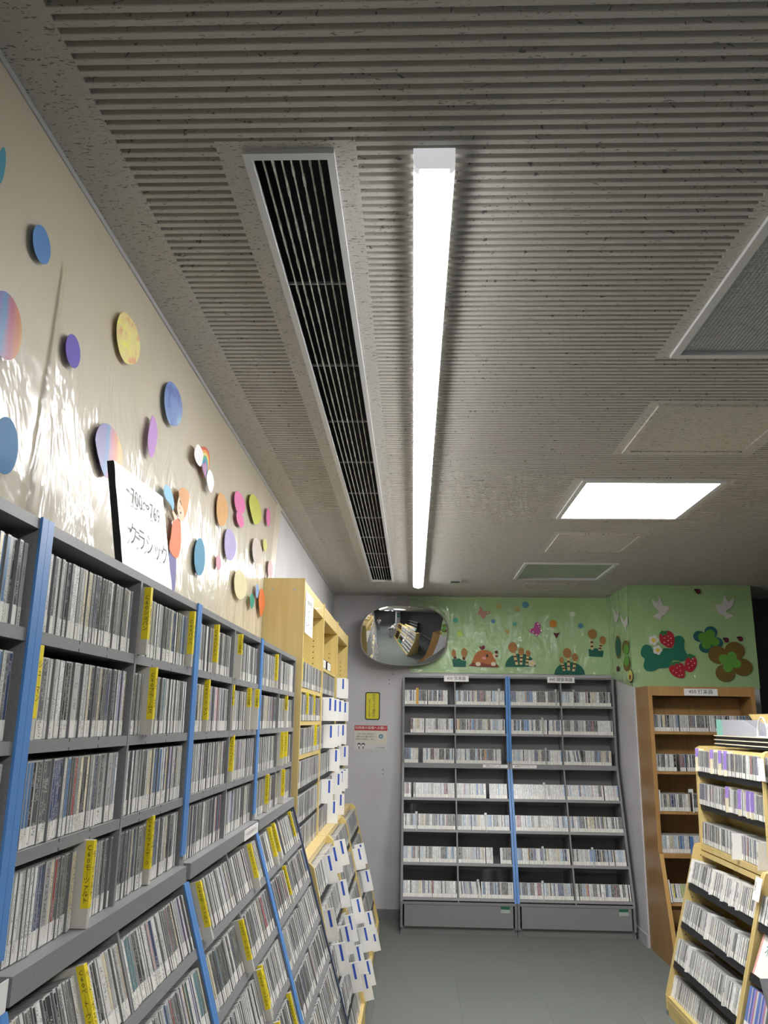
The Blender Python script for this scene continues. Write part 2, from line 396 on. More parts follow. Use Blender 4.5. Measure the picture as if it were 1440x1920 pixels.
for p, lab in zip(plates, ('square access plate in ceiling between the near unlit and the lit light', 'square access plate in ceiling beyond the lit light', 'small access plate in ceiling beside the green wall')):
    t = thing('access_plate', lab, 'ceiling plate', ((p[0]+p[1])/2, (p[2]+p[3])/2, H-.006), 'ceiling access plates')
    bm = bmesh.new(); w_ = .028
    for q in ((p[0], p[0]+w_, p[2], p[3]), (p[1]-w_, p[1], p[2], p[3]), (p[0]+w_, p[1]-w_, p[2], p[2]+w_), (p[0]+w_, p[1]-w_, p[3]-w_, p[3])): box(bm, *q, H-.008, H)
    obj('frame', bm, M['ceil_plate'], t)
    obj('plate', B(p[0]+w_+.003, p[1]-w_-.003, p[2]+w_+.003, p[3]-w_-.003, H-.004, H-.0005), M['ceil_plate'], t)
t = thing('ceiling_sensor', 'small dark rectangular grille on ceiling near the back wall', 'sensor', (.336, 6.535, H-.012))
bm = bmesh.new()
for q in ((.295, .377, 6.485, 6.492), (.295, .377, 6.578, 6.585), (.295, .302, 6.492, 6.578), (.370, .377, 6.492, 6.578)): box(bm, *q, H-.012, H)
obj('frame', bm, M['grey_metal'], t); obj('grille', B(.302, .370, 6.492, 6.578, H-.008, H), mat('green_grille', (.03,.06,.035), .5), t)

# ================================================================== shelving
def board(fr, name, m, parent, u0, u1, f0, f1, z0, z1): return obj(name, fbox(fr, u0, u1, f0, f1, z0, z1), m, parent)
def grey_bookcase(fr, W, spec, label, blue_lo, blue_hi, group):
    """fr origin at the wall side floor corner; spec: top, upper lips, ledge, lower lips, base."""
    top, ups, ledge, lows, zb, fu, sl = spec['top'], spec['ups'], spec['ledge'], spec['lows'], spec['base'], spec['fu'], spec['slope']
    th = math.atan(sl); fL = fu + .012; z0 = ledge - .04
    ff = lambda z: fL + sl*(z0 - z)
    fb = ff(zb)
    t = thing('grey_bookcase', label, 'bookcase', fr.pt(W/2, fb/2, 0), group)
    T = .018
    prof = [(0, 0), (fb-.02, 0), (fb-.02, .05), (fb, .05), (fb, zb), (fL, z0), (fu, z0+.04), (fu, top), (0, top)]
    for u0 in (0, W-T): obj('side_panel', prism(fr, prof, u0, u0+T), M['steel'], t)
    board(fr, 'top_panel', M['steel'], t, T, W-T, .005, fu, top-.016, top)
    board(fr, 'back_panel', M['steel_shaded' if spec.get('dark') else 'steel'], t, T, W-T, 0, .005, .05, top-.016)
    board(fr, 'ledge', M['steel_lt'], t, T, W-T, .005, fL+.006, ledge-.036, ledge)
    for z in ups: 
        s = board(fr, 'shelf', M['steel'], t, T, W-T, .005, fu-.006, z-.015, z)
        board(fr, 'lip', M['steel_lt'], s, T, W-T, fu-.006, fu-.001, z-.017, z+.001)
        sm = bmesh.new()
        for q in (.19, .33, .62, .78):
            for za in (z-.0172, z-.004): fbox(fr, W*q-.001, W*q+.001, fu-.002, fu-.0006, za, za+.0055, sm)
        obj('slot_marks', sm, M['black'], s)['kind'] = 'stuff'
    for z in lows:
        s = obj('shelf', tbox(fr, T, W-T, ff(z), z, th, -.16, -.006, -.014, 0), M['steel'], t)
        obj('lip', tbox(fr, T, W-T, ff(z), z, th, -.006, -.001, -.020, .001), M['steel_lt'], s)
    mid = W/2
    obj('divider', fbox(fr, mid-.005, mid+.005, .005, fu, ledge, top-.016), M['steel_lt'], t)
    pd = [(.005, zb), (ff(zb)-.002, zb), (ff(z0)-.002, z0), (.005, z0)]
    obj('divider', prism(fr, pd, mid-.005, mid+.005), M['steel_lt'], t)
    board(fr, 'base_top', M['steel_lt'], t, T, W-T, .005, fb-.001, zb-.018, zb)
    board(fr, 'base_panel', M['steel_lt'], t, T+.012, W-T-.012, fb-.018, fb-.004, .06, zb-.019)
    board(fr, 'kick_board', M['kick'], t, T, W-T, fb-.045, fb-.03, 0, .055)
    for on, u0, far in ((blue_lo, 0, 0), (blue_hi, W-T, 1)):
        mm = {1: M['blue'], 2: M['blue_shaded'], 0: None}[on]
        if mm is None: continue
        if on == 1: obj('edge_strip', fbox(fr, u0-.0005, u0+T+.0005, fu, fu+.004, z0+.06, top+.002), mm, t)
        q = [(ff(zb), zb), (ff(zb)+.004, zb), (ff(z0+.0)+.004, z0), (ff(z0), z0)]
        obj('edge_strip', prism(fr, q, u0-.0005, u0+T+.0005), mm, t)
    return dict(fr=fr, W=W, ff=ff, th=th, fu=fu, spec=spec, t=t, T=T, mid=mid)
LSPEC = dict(top=1.859, ups=[1.700, 1.547, 1.399], ledge=1.25, lows=[1.077, .927, .777, .627, .477, .332], base=.29, fu=.18, slope=.31, dark=True)
BSPEC = dict(top=1.965, ups=[1.725, 1.490], ledge=1.245, lows=[.978, .742, .505, .265], base=.235, fu=.19, slope=.31)
left_units = []
ub = .265
names_l = ['grey steel bookcase at the left edge, left of the nearest blue post', 'grey steel bookcase between the nearest and second blue posts', 'grey steel bookcase between the second and third blue posts', 'last grey steel bookcase, against the pale wood shelving']
for i in range(-1, 4):
    fr = Frame((XL, ub + .89*i, 0), (0,1,0), (1,0,0))
    if i < 0:
        left_units.append(grey_bookcase(fr, .888, LSPEC, 'grey steel bookcase continuing beyond the left edge of the picture', 0, 1, 'grey bookcases along the left wall')); continue
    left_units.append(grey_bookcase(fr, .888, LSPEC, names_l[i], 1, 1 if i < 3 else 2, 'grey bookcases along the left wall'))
back_units = []
for i, (bl, bh, lb) in enumerate([(0, 1, 'left grey steel bookcase at back wall, under the string instruments sign'), (1, 0, 'right grey steel bookcase at back wall, under the keyboard sign')]):
    fr = Frame((-.09 + .90*i, YB, 0), (1,0,0), (0,-1,0))
    back_units.append(grey_bookcase(fr, .896, BSPEC, lb, bl, bh, 'grey bookcases at the back wall'))
# stickers on base panels and ledges
for i, lb in enumerate(('green and white inventory sticker on base of the left back bookcase', 'green and white inventory sticker on base of the right back bookcase')):
    x = -.09 + .9*i + .896 - .09; U = back_units[i]; y = YB - U['ff'](BSPEC['base']) + .0035
    t = thing('inventory_sticker', lb, 'sticker', (x, y, .15), 'inventory stickers')
    obj('paper', B(x-.035, x+.035, y-.001, y, .166, .212), mat('grey_green_label', (.42,.47,.43), .5), t); obj('band', B(x-.035, x+.035, y-.0014, y-.001, .192, .212), mat('green_print', (.01,.12,.06), .5), t)
LF = LSPEC['fu'] + .018 + XL + .0005
def plate_sign(name, label, cat, quad_box, m, txts, rot, group=None, edge=None):
    t = thing(name, label, cat, ((quad_box[0]+quad_box[1])/2, (quad_box[2]+quad_box[3])/2, quad_box[4]), group)
    obj('plate', B(*quad_box), m, t)
    for s, size, loc, kw in txts: writing(s, size, loc, rot, t, **kw)
    return t
bx = -.72+.198
plate_sign('shelf_notice', 'white printed notice stuck on the ledge at the far left', 'notice', (bx, bx+.0012, .78, 1.16, 1.213, 1.252), M['white'], [('貸出手続きをお願い致します。', .0135, (bx+.0016, 1.03, 1.240), {}), ('カウンターまでお持ちください。', .0135, (bx+.0016, 1.03, 1.223), {})], R_LEFT)
plate_sign('shelf_notice', 'white printed notice stuck on the ledge near the third blue post', 'notice', (bx, bx+.0012, 2.70, 2.93, 1.213, 1.245), M['white'], [('ケースのままお持ちください。', .0135, (bx+.0016, 2.815, 1.229), {})], R_LEFT)
by = YB - .208
for x0, x1, lb in ((.585, .79, 'white paper strip notice left of the blue posts on the back ledge'), (.83, 1.03, 'white paper strip notice right of the blue posts on the back ledge')):
    plate_sign('strip_notice', lb, 'notice', (x0, x1, by-.001, by, 1.218, 1.242), M['white'], [('試聴はカウンターへ', .018, ((x0+x1)/2, by-.0015, 1.230), {})], R_BACK)
for x0, x1, s, lb in ((.265, .475, '430 弦楽器', 'white 430 sign on top edge of the left back bookcase'), (1.145, 1.375, '440 鍵盤楽器', 'white 440 sign on top edge of the right back bookcase')):
    y = YB - .195
    plate_sign('shelf_sign', lb, 'sign', (x0, x1, y-.004, y, 1.918, 1.966), M['white'], [(s, .034, ((x0+x1)/2, y-.0045, 1.943), dict(bold=.02))], R_BACK, 'category signs')

# ---- pale wood bookcases, far left
WF, WL0, WL1, WSL = .205, .29, .48, .24
wood_units = []
WUP = [1.73, 1.577, 1.424, 1.275, 1.12]; WLED = .975; WLOW = [.827, .657, .486, .321]; WB = .17
wnames = ['pale wood bookcase next to the grey shelving', 'middle pale wood bookcase full of protruding white divider cards', 'last pale wood bookcase before the back wall']
for i in range(3):
    y0 = 3.842 + .892*i; fr = Frame((XL, y0, 0), (0,1,0), (1,0,0)); W = .888; T = .02
    t = thing('wood_bookcase', wnames[i], 'bookcase', fr.pt(W/2, .24, 0), 'pale wood bookcases')
    prof = [(0, 0), (WL1-.012, 0), (WL1-.012, .05), (WL1, .06), (WL1, WB), (WL0, WLED-.02), (WL0-.02, WLED), (WF, WLED), (WF, 2.235), (0, 2.235)]
    for u0 in (0, W-T):
        sp = obj('side_panel', prism(fr, prof, u0, u0+T), M['birch_lt'] if u0 == 0 else M['birch'], t)
    bm = bmesh.new()
    for k in range(14):
        z = 2.02 - k*.032
        for f_ in (.05, .15):
            fbox(fr, W-T-.0006, W-T, f_-.003, f_+.003, z-.003, z+.003, bm)
    obj('peg_holes', bm, M['black'], t)['kind'] = 'stuff'
    board(fr, 'header', M['birch_lt'], t, T, W-T, WF-.03, WF-.004, 2.15, 2.225)
    board(fr, 'top_panel', M['birch'], t, T, W-T, .005, WF-.03, 2.15, 2.168)
    board(fr, 'back_panel', M['birch'], t, T, W-T, 0, .005, .05, 2.15)
    for k, z in enumerate(WUP):
        dark = (i == 0 and k >= 3) or i > 0
        board(fr, 'shelf', M['black'] if dark else M['birch'], t, T, W-T, .005, WF-.006, z-.02, z)
        if dark: pass
    board(fr, 'ledge', M['birch_lt'], t, T, W-T, .005, WL0-.035, WLED-.03, WLED)
    board(fr, 'ledge_front', M['birch_lt'], t, T, W-T, WL0-.035, WL0-.002, WLED-.045, WLED-.012) if False else None
    th = math.atan(WSL); wf = lambda z: WL0 + WSL*(WLED-.02-z)
    for z in WLOW: obj('shelf', tbox(fr, T, W-T, wf(z), z, th, -.16, -.006, -.025, 0), M['black'], t)
    board(fr, 'base_top', M['birch_lt'], t, T, W-T, .005, WL1-.002, WB-.03, WB)
    board(fr, 'base_panel', M['birch_lt'], t, T, W-T, WL1-.03, WL1-.012, .05, WB-.03)
    board(fr, 'kick_board', M['kick'], t, T, W-T, WL1-.06, WL1-.045, 0, .05)
    if i == 0:
        bm = bmesh.new()
        for f_ in (.05, .155):
            a = [bm.verts.new(fr.pt(-.0015, f_+.006*math.cos(q*PI/5), 2.18+.006*math.sin(q*PI/5))) for q in range(10)]; bm.faces.new(a)
            b2 = [bm.verts.new(v.co + Vector((0,.0015,0))) for v in a]
            for q in range(10): bm.faces.new((a[q], a[(q+1) % 10], b2[(q+1) % 10], b2[q]))
        obj('screw_cap', bm, M['grey_metal'], t)
    wood_units.append(dict(fr=fr, W=W, T=T, wf=wf, th=th, t=t))
plate_sign('paper_sign', 'white paper sign with handwriting on the header of wood bookcase', 'sign', (XL+WF-.003, XL+WF-.0005, 3.90, 4.20, 1.985, 2.185), M['white'], [('410〜429', .045, (XL+WF, 4.05, 2.14), {}), ('ピアノ', .05, (XL+WF, 4.05, 2.085), {}), ('オーケストラ', .04, (XL+WF, 4.05, 2.025), {})], R_LEFT)

# ---- brown oak bookcase against the column
fr = Frame((1.745, CY0, 0), (1,0,0), (0,-1,0)); W, T = .78, .028
OT, OUP, OLED, OLOW, OB = 1.862, [1.536, 1.256, .981], .70, [.402], .125
OF, OL0, OL1 = .36, .385, .575
t = thing('oak_bookcase', 'brown oak bookcase under the 450 sign in front of the column', 'bookcase', fr.pt(W/2, .25, 0))
prof = [(0, 0), (OL1-.05, 0), (OL1-.05, .06), (OL1, .09), (OL1, OB), (OL0, OLED+.01), (OF, OLED+.01), (OF, OT), (0, OT)]
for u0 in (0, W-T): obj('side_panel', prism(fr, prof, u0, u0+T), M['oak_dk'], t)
for u0 in (0, W-T):
    obj('stile', fbox(fr, u0, u0+T, OF, OF+.004, OLED+.01, OT), M['oak'], t)
    obj('stile', prism(fr, [(OL1, OB), (OL1+.004, OB), (OL0+.004, OLED), (OL0, OLED)], u0, u0+T), mat('light_oak', (.55,.33,.11), .4), t)
board(fr, 'header', M['oak'], t, T, W-T, OF-.03, OF-.006, 1.793, OT)
board(fr, 'top_panel', M['oak'], t, T, W-T, .005, OF-.03, OT-.02, OT)
board(fr, 'back_panel', M['oak'], t, T, W-T, 0, .005, .06, OT-.02)
board(fr, 'inner_back', M['oak'], t, T, W-T, .11, .12, OLED, 1.79)
for z in OUP: board(fr, 'shelf', M['oak'], t, T, W-T, .12, OF-.004, z-.019, z)
board(fr, 'ledge', M['oak'], t, T, W-T, .005, OL0, OLED-.028, OLED)
oth = math.atan((OL1-OL0)/(OLED-OB)); of = lambda z: OL0 + (OL1-OL0)/(OLED-OB)*(OLED-z)
for z in OLOW: obj('shelf', tbox(fr, T, W-T, of(z), z, oth, -.2, -.006, -.02, 0), M['oak'], t)
board(fr, 'base_top', M['oak'], t, T, W-T, .005, OL1-.002, OB-.03, OB)
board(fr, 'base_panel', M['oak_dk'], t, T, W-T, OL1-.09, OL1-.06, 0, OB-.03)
oak_unit = dict(fr=fr, W=W, T=T)
y = CY0-OF+.0045
plate_sign('shelf_sign', 'white 450 sign on top rail of the brown oak bookcase', 'sign', (2.01, 2.255, y-.008, y-.0045, 1.796, 1.846), M['white'], [('450 打楽器', .037, (2.1325, y-.0085, 1.822), dict(bold=.02))], R_BACK, 'category signs')

# ---- pale wood double-sided display rack, right
RX = 1.88
RUP, RLED, RLOW, RB, RT = [1.317, 1.130], .912, [.700, .490, .284], .10, 1.463
RFU, RF0, RF1 = .17, .215, .44
rack_units = []
rth = math.atan((RF1-RF0)/(.905-.10)); rf = lambda z: RF0 + (RF1-RF0)/(.905-.10)*(.905-z)
def rounded_profile():
    h = [(RF1-.03, 0), (RF1, .03), (RF1, .10), (RF0+.006, .89), (RF0-.004, .908), (RFU+.012, .912), (RFU, RT-.03), (RFU-.009, RT-.009), (RFU-.03, RT)]
    return h + [(-a, b) for a, b in h[::-1]]
for i in range(3):
    fr = Frame((RX, 5.24-.99*i, 0), (0,-1,0), (-1,0,0)); W, T = .988, .02
    t = thing('display_rack', ['pale wood double-sided CD rack on the right, farthest section', 'pale wood double-sided rack section cut by the right edge, with magazines', 'pale wood double-sided rack section out of the picture to the right'][i], 'display rack', fr.pt(W/2, 0, 0), 'display rack sections')
    for u0 in (0, W-T): obj('end_panel', prism(fr, rounded_profile(), u0, u0+T), M['oak'] if (i == 0 and u0 == 0 and False) else M['birch_lt'], t)
    board(fr, 'top_panel', M['birch_lt'], t, T, W-T, -.13, .13, RT-.03, RT-.012)
    board(fr, 'centre_panel', M['birch'], t, T, W-T, -.008, .008, .05, RT-.03)
    for sgn in (1, -1):
        for z in RUP: obj('shelf', fbox(fr, T, W-T, *sorted((sgn*.008, sgn*(RFU-.004))), z-.03, z-.002), M['black'], t)
        obj('ledge', fbox(fr, T, W-T, *sorted((sgn*.008, sgn*(RFU+.012))), RLED-.034, RLED-.002), M['birch_lt'], t)
        obj('rail', fbox(fr, T, W-T, *sorted((sgn*(RF0-.05), sgn*(RF0-.03))), .845, .87), M['birch_lt'], t)
        for z in RLOW:
            if sgn == 1 and not (i == 1 and z < .3): obj('shelf', tbox(fr, T, W-T, rf(z), z-.002, rth, -.2, -.006, -.032, 0), M['black'], t)
        obj('base_top', fbox(fr, T, W-T, *sorted((sgn*.008, sgn*(RF1-.004))), RB-.05, RB-.02), M['birch_lt'], t)
        obj('base_rail', fbox(fr, T, W-T, *sorted((sgn*(RF1-.03), sgn*(RF1-.006))), 0, RB-.002), M['birch'], t)
    bm = bmesh.new()
    for k in range(24):
        z = .12 + k*.033
        if z > .88: break
        for uu in (T+.0003, W-T-.0009): fbox(fr, uu, uu+.0006, rf(z)-.045, rf(z)-.039, z-.003, z+.003, bm)
    obj('peg_holes', bm, M['black'], t)['kind'] = 'stuff'
    rack_units.append(dict(fr=fr, W=W, T=T, t=t))
# ================================================================== CD cases
CDR = []        # records: matrix, thickness, height, colour, label text
PAL = {
 'mixed': [('light grey',(.52,.52,.50),20),('white',(.66,.65,.62),14),('mid grey',(.30,.30,.30),16),('dark grey',(.13,.13,.135),14),('black',(.03,.03,.033),15),('navy',(.05,.07,.16),6),('blue',(.09,.2,.4),3),('red',(.36,.06,.06),2.5),('cream',(.55,.49,.34),7),('pink',(.5,.3,.32),2),('olive',(.3,.28,.1),1),('teal',(.08,.2,.22),1.5),('lilac',(.38,.35,.5),2)],
 'pale': [('white',(.74,.75,.76),50),('light grey',(.6,.6,.62),20),('pale blue',(.48,.56,.68),14),('mid grey',(.34,.34,.36),6),('black',(.04,.04,.04),4),('blue',(.2,.33,.55),5),('maroon',(.25,.07,.1),2),('pink',(.55,.38,.4),3)],
 'cool': [('white',(.68,.68,.67),34),('light grey',(.52,.52,.52),16),('black',(.03,.03,.035),18),('dark grey',(.13,.13,.14),10),('pale blue',(.35,.45,.56),10),('navy',(.04,.08,.2),8),('blue',(.1,.22,.42),6),('maroon',(.25,.05,.08),2),('cream',(.55,.5,.36),6),('orange',(.5,.25,.1),1)],
 'dark': [('white',(.6,.6,.58),22),('light grey',(.42,.42,.42),14),('black',(.02,.02,.022),30),('dark grey',(.09,.09,.1),14),('navy',(.04,.06,.13),8),('blue',(.1,.2,.36),6),('maroon',(.25,.05,.05),3),('cream',(.5,.42,.25),5)],
 'grey': [('light grey',(.56,.56,.54),36),('white',(.7,.69,.66),24),('mid grey',(.33,.33,.33),18),('dark grey',(.14,.13,.15),8),('black',(.04,.04,.04),6),('lilac',(.4,.36,.46),4),('cream',(.6,.55,.42),6)],
 'gay': [('white',(.66,.66,.66),30),('black',(.03,.03,.03),20),('maroon',(.3,.03,.04),12),('yellow',(.65,.55,.05),10),('green',(.35,.42,.12),8),('navy',(.03,.06,.25),10),('light grey',(.5,.5,.5),14)],
}
ORD = ['first','second','third','fourth','fifth','sixth','seventh','eighth','ninth','tenth','eleventh','twelfth','thirteenth','fourteenth','fifteenth','sixteenth','seventeenth','eighteenth','nineteenth','twentieth']
ORD += ['twenty-'+w_ for w_ in ORD[:9]] + ['thirtieth'] + ['thirty-'+w_ for w_ in ORD[:9]] + ['fortieth'] + ['forty-'+w_ for w_ in ORD[:9]] + ['fiftieth'] + ['fifty-'+w_ for w_ in ORD[:9]]
ORD += ['sixtieth'] + ['sixty-'+w_ for w_ in ORD[:9]] + ['seventieth'] + ['seventy-'+w_ for w_ in ORD[:9]] + ['eightieth'] + ['eighty-'+w_ for w_ in ORD[:9]] + ['ninetieth'] + ['ninety-'+w_ for w_ in ORD[:9]]
def case_matrix(fr, u, f, z, th, lean=0.0):
    c, s = math.cos(th), math.sin(th)
    Ft = fr.F*c + fr.Z*s; Zt = fr.Z*c - fr.F*s; X = fr.U.copy()
    if lean:
        X, Zt = X*math.cos(lean) - Zt*math.sin(lean), Zt*math.cos(lean) + X*math.sin(lean)
    Y = -Ft; P = fr.pt(u, f, z)
    return Matrix(((X.x, Y.x, Zt.x, P.x), (X.y, Y.y, Zt.y, P.y), (X.z, Y.z, Zt.z, P.z), (0,0,0,1)))
def row(fr, u0, u1, f, z, th, pal, where, tmean=.0097, gaps=(), gprob=.03, hh=.1185, lean_at=None, end_gap=0.0, sticker=True):
    """fill a shelf with cases from u0 to u1, leaving the (centre, width) gaps for dividers."""
    names, cols, wts = zip(*PAL[pal]); u = u0; k = 0; run = 0; cur = None
    u1 = u1 - end_gap
    while True:
        t = tmean if rnd.random() < .86 else (tmean*.72 if rnd.random() < .6 else tmean*2.2)
        t *= rnd.uniform(.96, 1.04); hit = False
        for g, w_ in gaps:
            if u + t > g - w_/2 and u < g + w_/2: u = g + w_/2 + .0005; hit = True
        if hit: continue
        if u + t > u1: break
        if run <= 0: cur = rnd.choices(range(len(names)), wts)[0]; run = rnd.choice([1,1,1,1,1,2,2,3])
        run -= 1; c = cols[cur]; v = rnd.uniform(.7, 1.2)
        col = tuple(min(.88, x*v*(1.35 if sum(c) > .7 else 1.0)) for x in c)
        lean = 0.0
        if lean_at and lean_at[0] < u < lean_at[1]: lean = lean_at[2]
        k += 1
        CDR.append((case_matrix(fr, u, f + rnd.uniform(-.003, .002), z, th, lean), t, hh, col, names[cur], k, where, rnd.random(), sticker))
        u += t + .0011
        if rnd.random() < gprob: u += rnd.uniform(.002, .008)
DIVS = []
def divider_mesh(kind):
    """an index divider: body, wrap-around coloured label and writing live in local case coordinates."""
    pass
_dm = {}
def bxm(name, dims, m):
    k = (name, dims, m.name)
    if k not in _dm: _dm[k] = new_mesh(name, B(*dims), m)
    return _dm[k]
def child(name, me, parent):
    o = bpy.data.objects.new(name, me); COL.objects.link(o); o.parent = parent; return o
M['divider'] = mat('cloudy_acrylic', (.60,.58,.52), .3)
COMP = ['シューマン', 'モーツァルト', 'ベートーヴェン', 'ショパン', 'バッハ', 'ブラームス', 'ドヴォルザーク', 'ハイドン']
def vert(s): return '\n'.join({'ー': '｜'}.get(c, c) for c in s)
ndiv = 0
def divider(fr, u, f, z, th, label, group, short=False, body='divider'):
    global ndiv
    t = thing('index_divider', label, 'index divider', (0,0,0), group)
    t.matrix_world = case_matrix(fr, u-.006, f + rnd.choice([.010, .016, .024]), z, th)
    me = bxm('body', (0, .012, 0, .15, 0, .1335), M[body]); child('body', me, t)
    z0 = .072 if short else .030
    child('yellow_label', bxm('yellow_label', (-.0004, .0124, -.0005, .0125, z0, .133), M['yellow']), t)
    s = COMP[ndiv % len(COMP)] if not short else ['歌曲', '合唱', '協奏曲'][ndiv % 3]; ndiv += 1
    zc = (z0 + .133)/2
    hl = .133 - z0
    writing(vert(s), min(.0125, .86*hl/len(s)), (.006, -.0009, zc), (PI/2, 0, 0), t, ls=.95, local=True, bold=.01)
    writing(vert('C60' + s), min(.0108, .92*hl/(len(s)+3)), (-.0008, .0058, zc), (PI/2, 0, -PI/2), t, ls=.95, local=True, bold=.01)
def white_divider(fr, u, f, z, th, label, group, h=.132, blue=True, stripe=None, depth=.06):
    t = thing('divider_card', label, 'divider card', (0,0,0), group)
    t.matrix_world = case_matrix(fr, u-.003, f + depth, z, th)
    child('card', bxm('card', (0, .006, 0, .17, 0, h), M['white']), t)
    if blue: child('blue_stripe', bxm('blue_stripe', (-.0005, .0, .018, .029, .058, h-.006), M['blue_stripe']), t)
M['blue_stripe'] = mat('blue_stripe_tape', (.03,.09,.5), .4)

yu = [(1.613,0),(1.178,1),(1.689,1),(1.431,3),(1.795,3),(1.982,0),(2.264,0),(2.522,0),(2.199,1),(2.509,1),(2.746,1),(2.844,1),(3.597,1),(2.4885,2),(2.549,2),(3.442,2),(3.599,2),(3.297,0),(2.482,3),(3.173,3),(3.509,3)]
yl = [(1.409,0),(2.105,0),(2.73,0),(3.144,0),(3.263,0),(3.678,0),(3.275,1),(2.936,2),(2.42,1),(2.568,2),(2.527,2),(2.844,3),(2.591,3)]
WRN = ['top', 'second', 'third', 'fourth', 'fifth', 'sixth', 'seventh', 'eighth', 'ninth', 'tenth', 'bottom']
RN = ['top', 'second', 'third', 'fourth', 'fifth', 'sixth', 'seventh', 'eighth', 'ninth', 'bottom']
BN = ['left half of the far-left bookcase', 'bay left of the nearest blue post', 'bay right of the nearest blue post', 'bay left of the second blue post', 'bay right of the second blue post', 'bay left of the third blue post', 'bay right of the third blue post', 'last grey bay']
for i, U in enumerate(left_units):
    if i == 0: continue
    fr, sp = U['fr'], U['spec']; ub0 = .265 + .89*(i-1)
    for half in (0, 1):
        a = (U['T'] if half == 0 else U['mid']+.005) + .002; b = (U['mid']-.005 if half == 0 else U['W']-U['T']) - .002
        bay = BN[(i-1)*2 + half]
        for r in range(10):
            if r < 4:
                z = ([*sp['ups'], sp['ledge']])[r] + .0012; th = 0.0; f = U['fu'] - .008
                gl = [y - ub0 for y, rr in yu if rr == r]
            else:
                z = sp['lows'][r-4] + .0012; th = U['th']; f = U['ff'](sp['lows'][r-4]) - .004
                gl = [y - ub0 for y, rr in yl if rr == r-4]
            gl = [g for g in gl if a < g < b]
            gl = [min(max(g, a+.008), b-.008) for g in gl]
            k = 0
            for g in sorted(gl):
                k += 1
                side = '' if len(gl) == 1 else (' left' if k == 1 else (' right' if k == len(gl) else ' middle'))
                divider(fr, g, f, z, th, 'yellow labelled%s index divider in the %s row, %s' % (side, RN[r], bay), 'yellow index dividers', short=(r in (1, 0) and half == 1 and i > 2))
            row(fr, a, b, f, z, th, 'mixed' if i < 3 or r % 2 else 'grey', '%s row, %s' % (RN[r], bay), gaps=[(g, .0135) for g in gl], end_gap=rnd.choice([0, 0, .004]))
# back wall bookcases
bgap = {(0,0,0): (0,.055), (0,0,1): (.05,0), (0,1,2): (0,.04)}
for i, U in enumerate(back_units):
    fr, sp = U['fr'], U['spec']
    for half in (0, 1):
        a = (U['T'] if half == 0 else U['mid']+.005) + .002; b = (U['mid']-.005 if half == 0 else U['W']-U['T']) - .002
        for r in range(7):
            if r < 3: z = ([*sp['ups'], sp['ledge']])[r] + .0012; th = 0; f = U['fu'] - .003
            else: z = sp['lows'][r-3] + .0012; th = U['th']; f = U['ff'](sp['lows'][r-3]) - .003
            g0, g1 = bgap.get((i, half, r), (0, 0)); gaps = []
            if (i, half, r) == (0,0,2): gaps = [(.16, .03)]
            if (i, half, r) == (0,0,3): gaps = [(.09, .015)]
            if (i, half, r) == (0,1,3): gaps = [(.71, .02)]
            if (i, half, r) == (0,1,5): gaps = [(.76, .05)]
            lean = None
            if (i, half, r) == (1,1,2): lean = (.50, .60, -.16); g1 = .02
            if (i, half, r) == (0,1,6): lean = (.46, .62, -.10)
            pal = 'pale' if r == 3 else 'cool'
            row(fr, a+g0, b-g1, f, z, th, pal, '%s row, %s bay of the %s back bookcase' % (RN[r], 'left' if half == 0 else 'right', 'left' if i == 0 else 'right'), gaps=gaps, lean_at=lean, gprob=.02)
bd = [(1,0,0,.40),(1,1,0,.55),(1,0,1,.28),(1,0,3,.27),(0,1,0,.82),(1,0,2,.30),(1,1,5,.61),(1,0,5,.22),(0,0,4,.12),(0,1,6,.60),(1,0,6,.20),(0,1,4,.68)]
for i, half, r, g in bd:
    U = back_units[i]; sp = U['spec']
    if r < 3: z = ([*sp['ups'], sp['ledge']])[r]; th = 0; f = U['fu']
    else: z = sp['lows'][r-3]; th = U['th']; f = U['ff'](sp['lows'][r-3])
    t = thing('divider_tab', 'clear divider tab in the %s row, %s bay of the %s back bookcase' % (RN[r], 'left' if half == 0 else 'right', 'left' if i == 0 else 'right'), 'index divider', (0,0,0), 'clear divider tabs')
    t.matrix_world = case_matrix(U['fr'], g, f+.012, z-.012, th)
    child('body', bxm('tab', (0, .006, 0, .012, .0, .148), M['plastic']), t); child('flag', bxm('flag', (-.008, .010, -.001, 0, .132, .150), M['plastic']), t)
obj_o = thing('video_case', 'orange spined case in the top row of the left back bookcase', 'case', (0,0,0))
obj_o.matrix_world = case_matrix(back_units[0]['fr'], .115, .188, 1.7265, 0); child('case', bxm('case', (0,.022,-.002,.12,0,.135), mat('orange_case', (.62,.33,.05), .4)), obj_o)
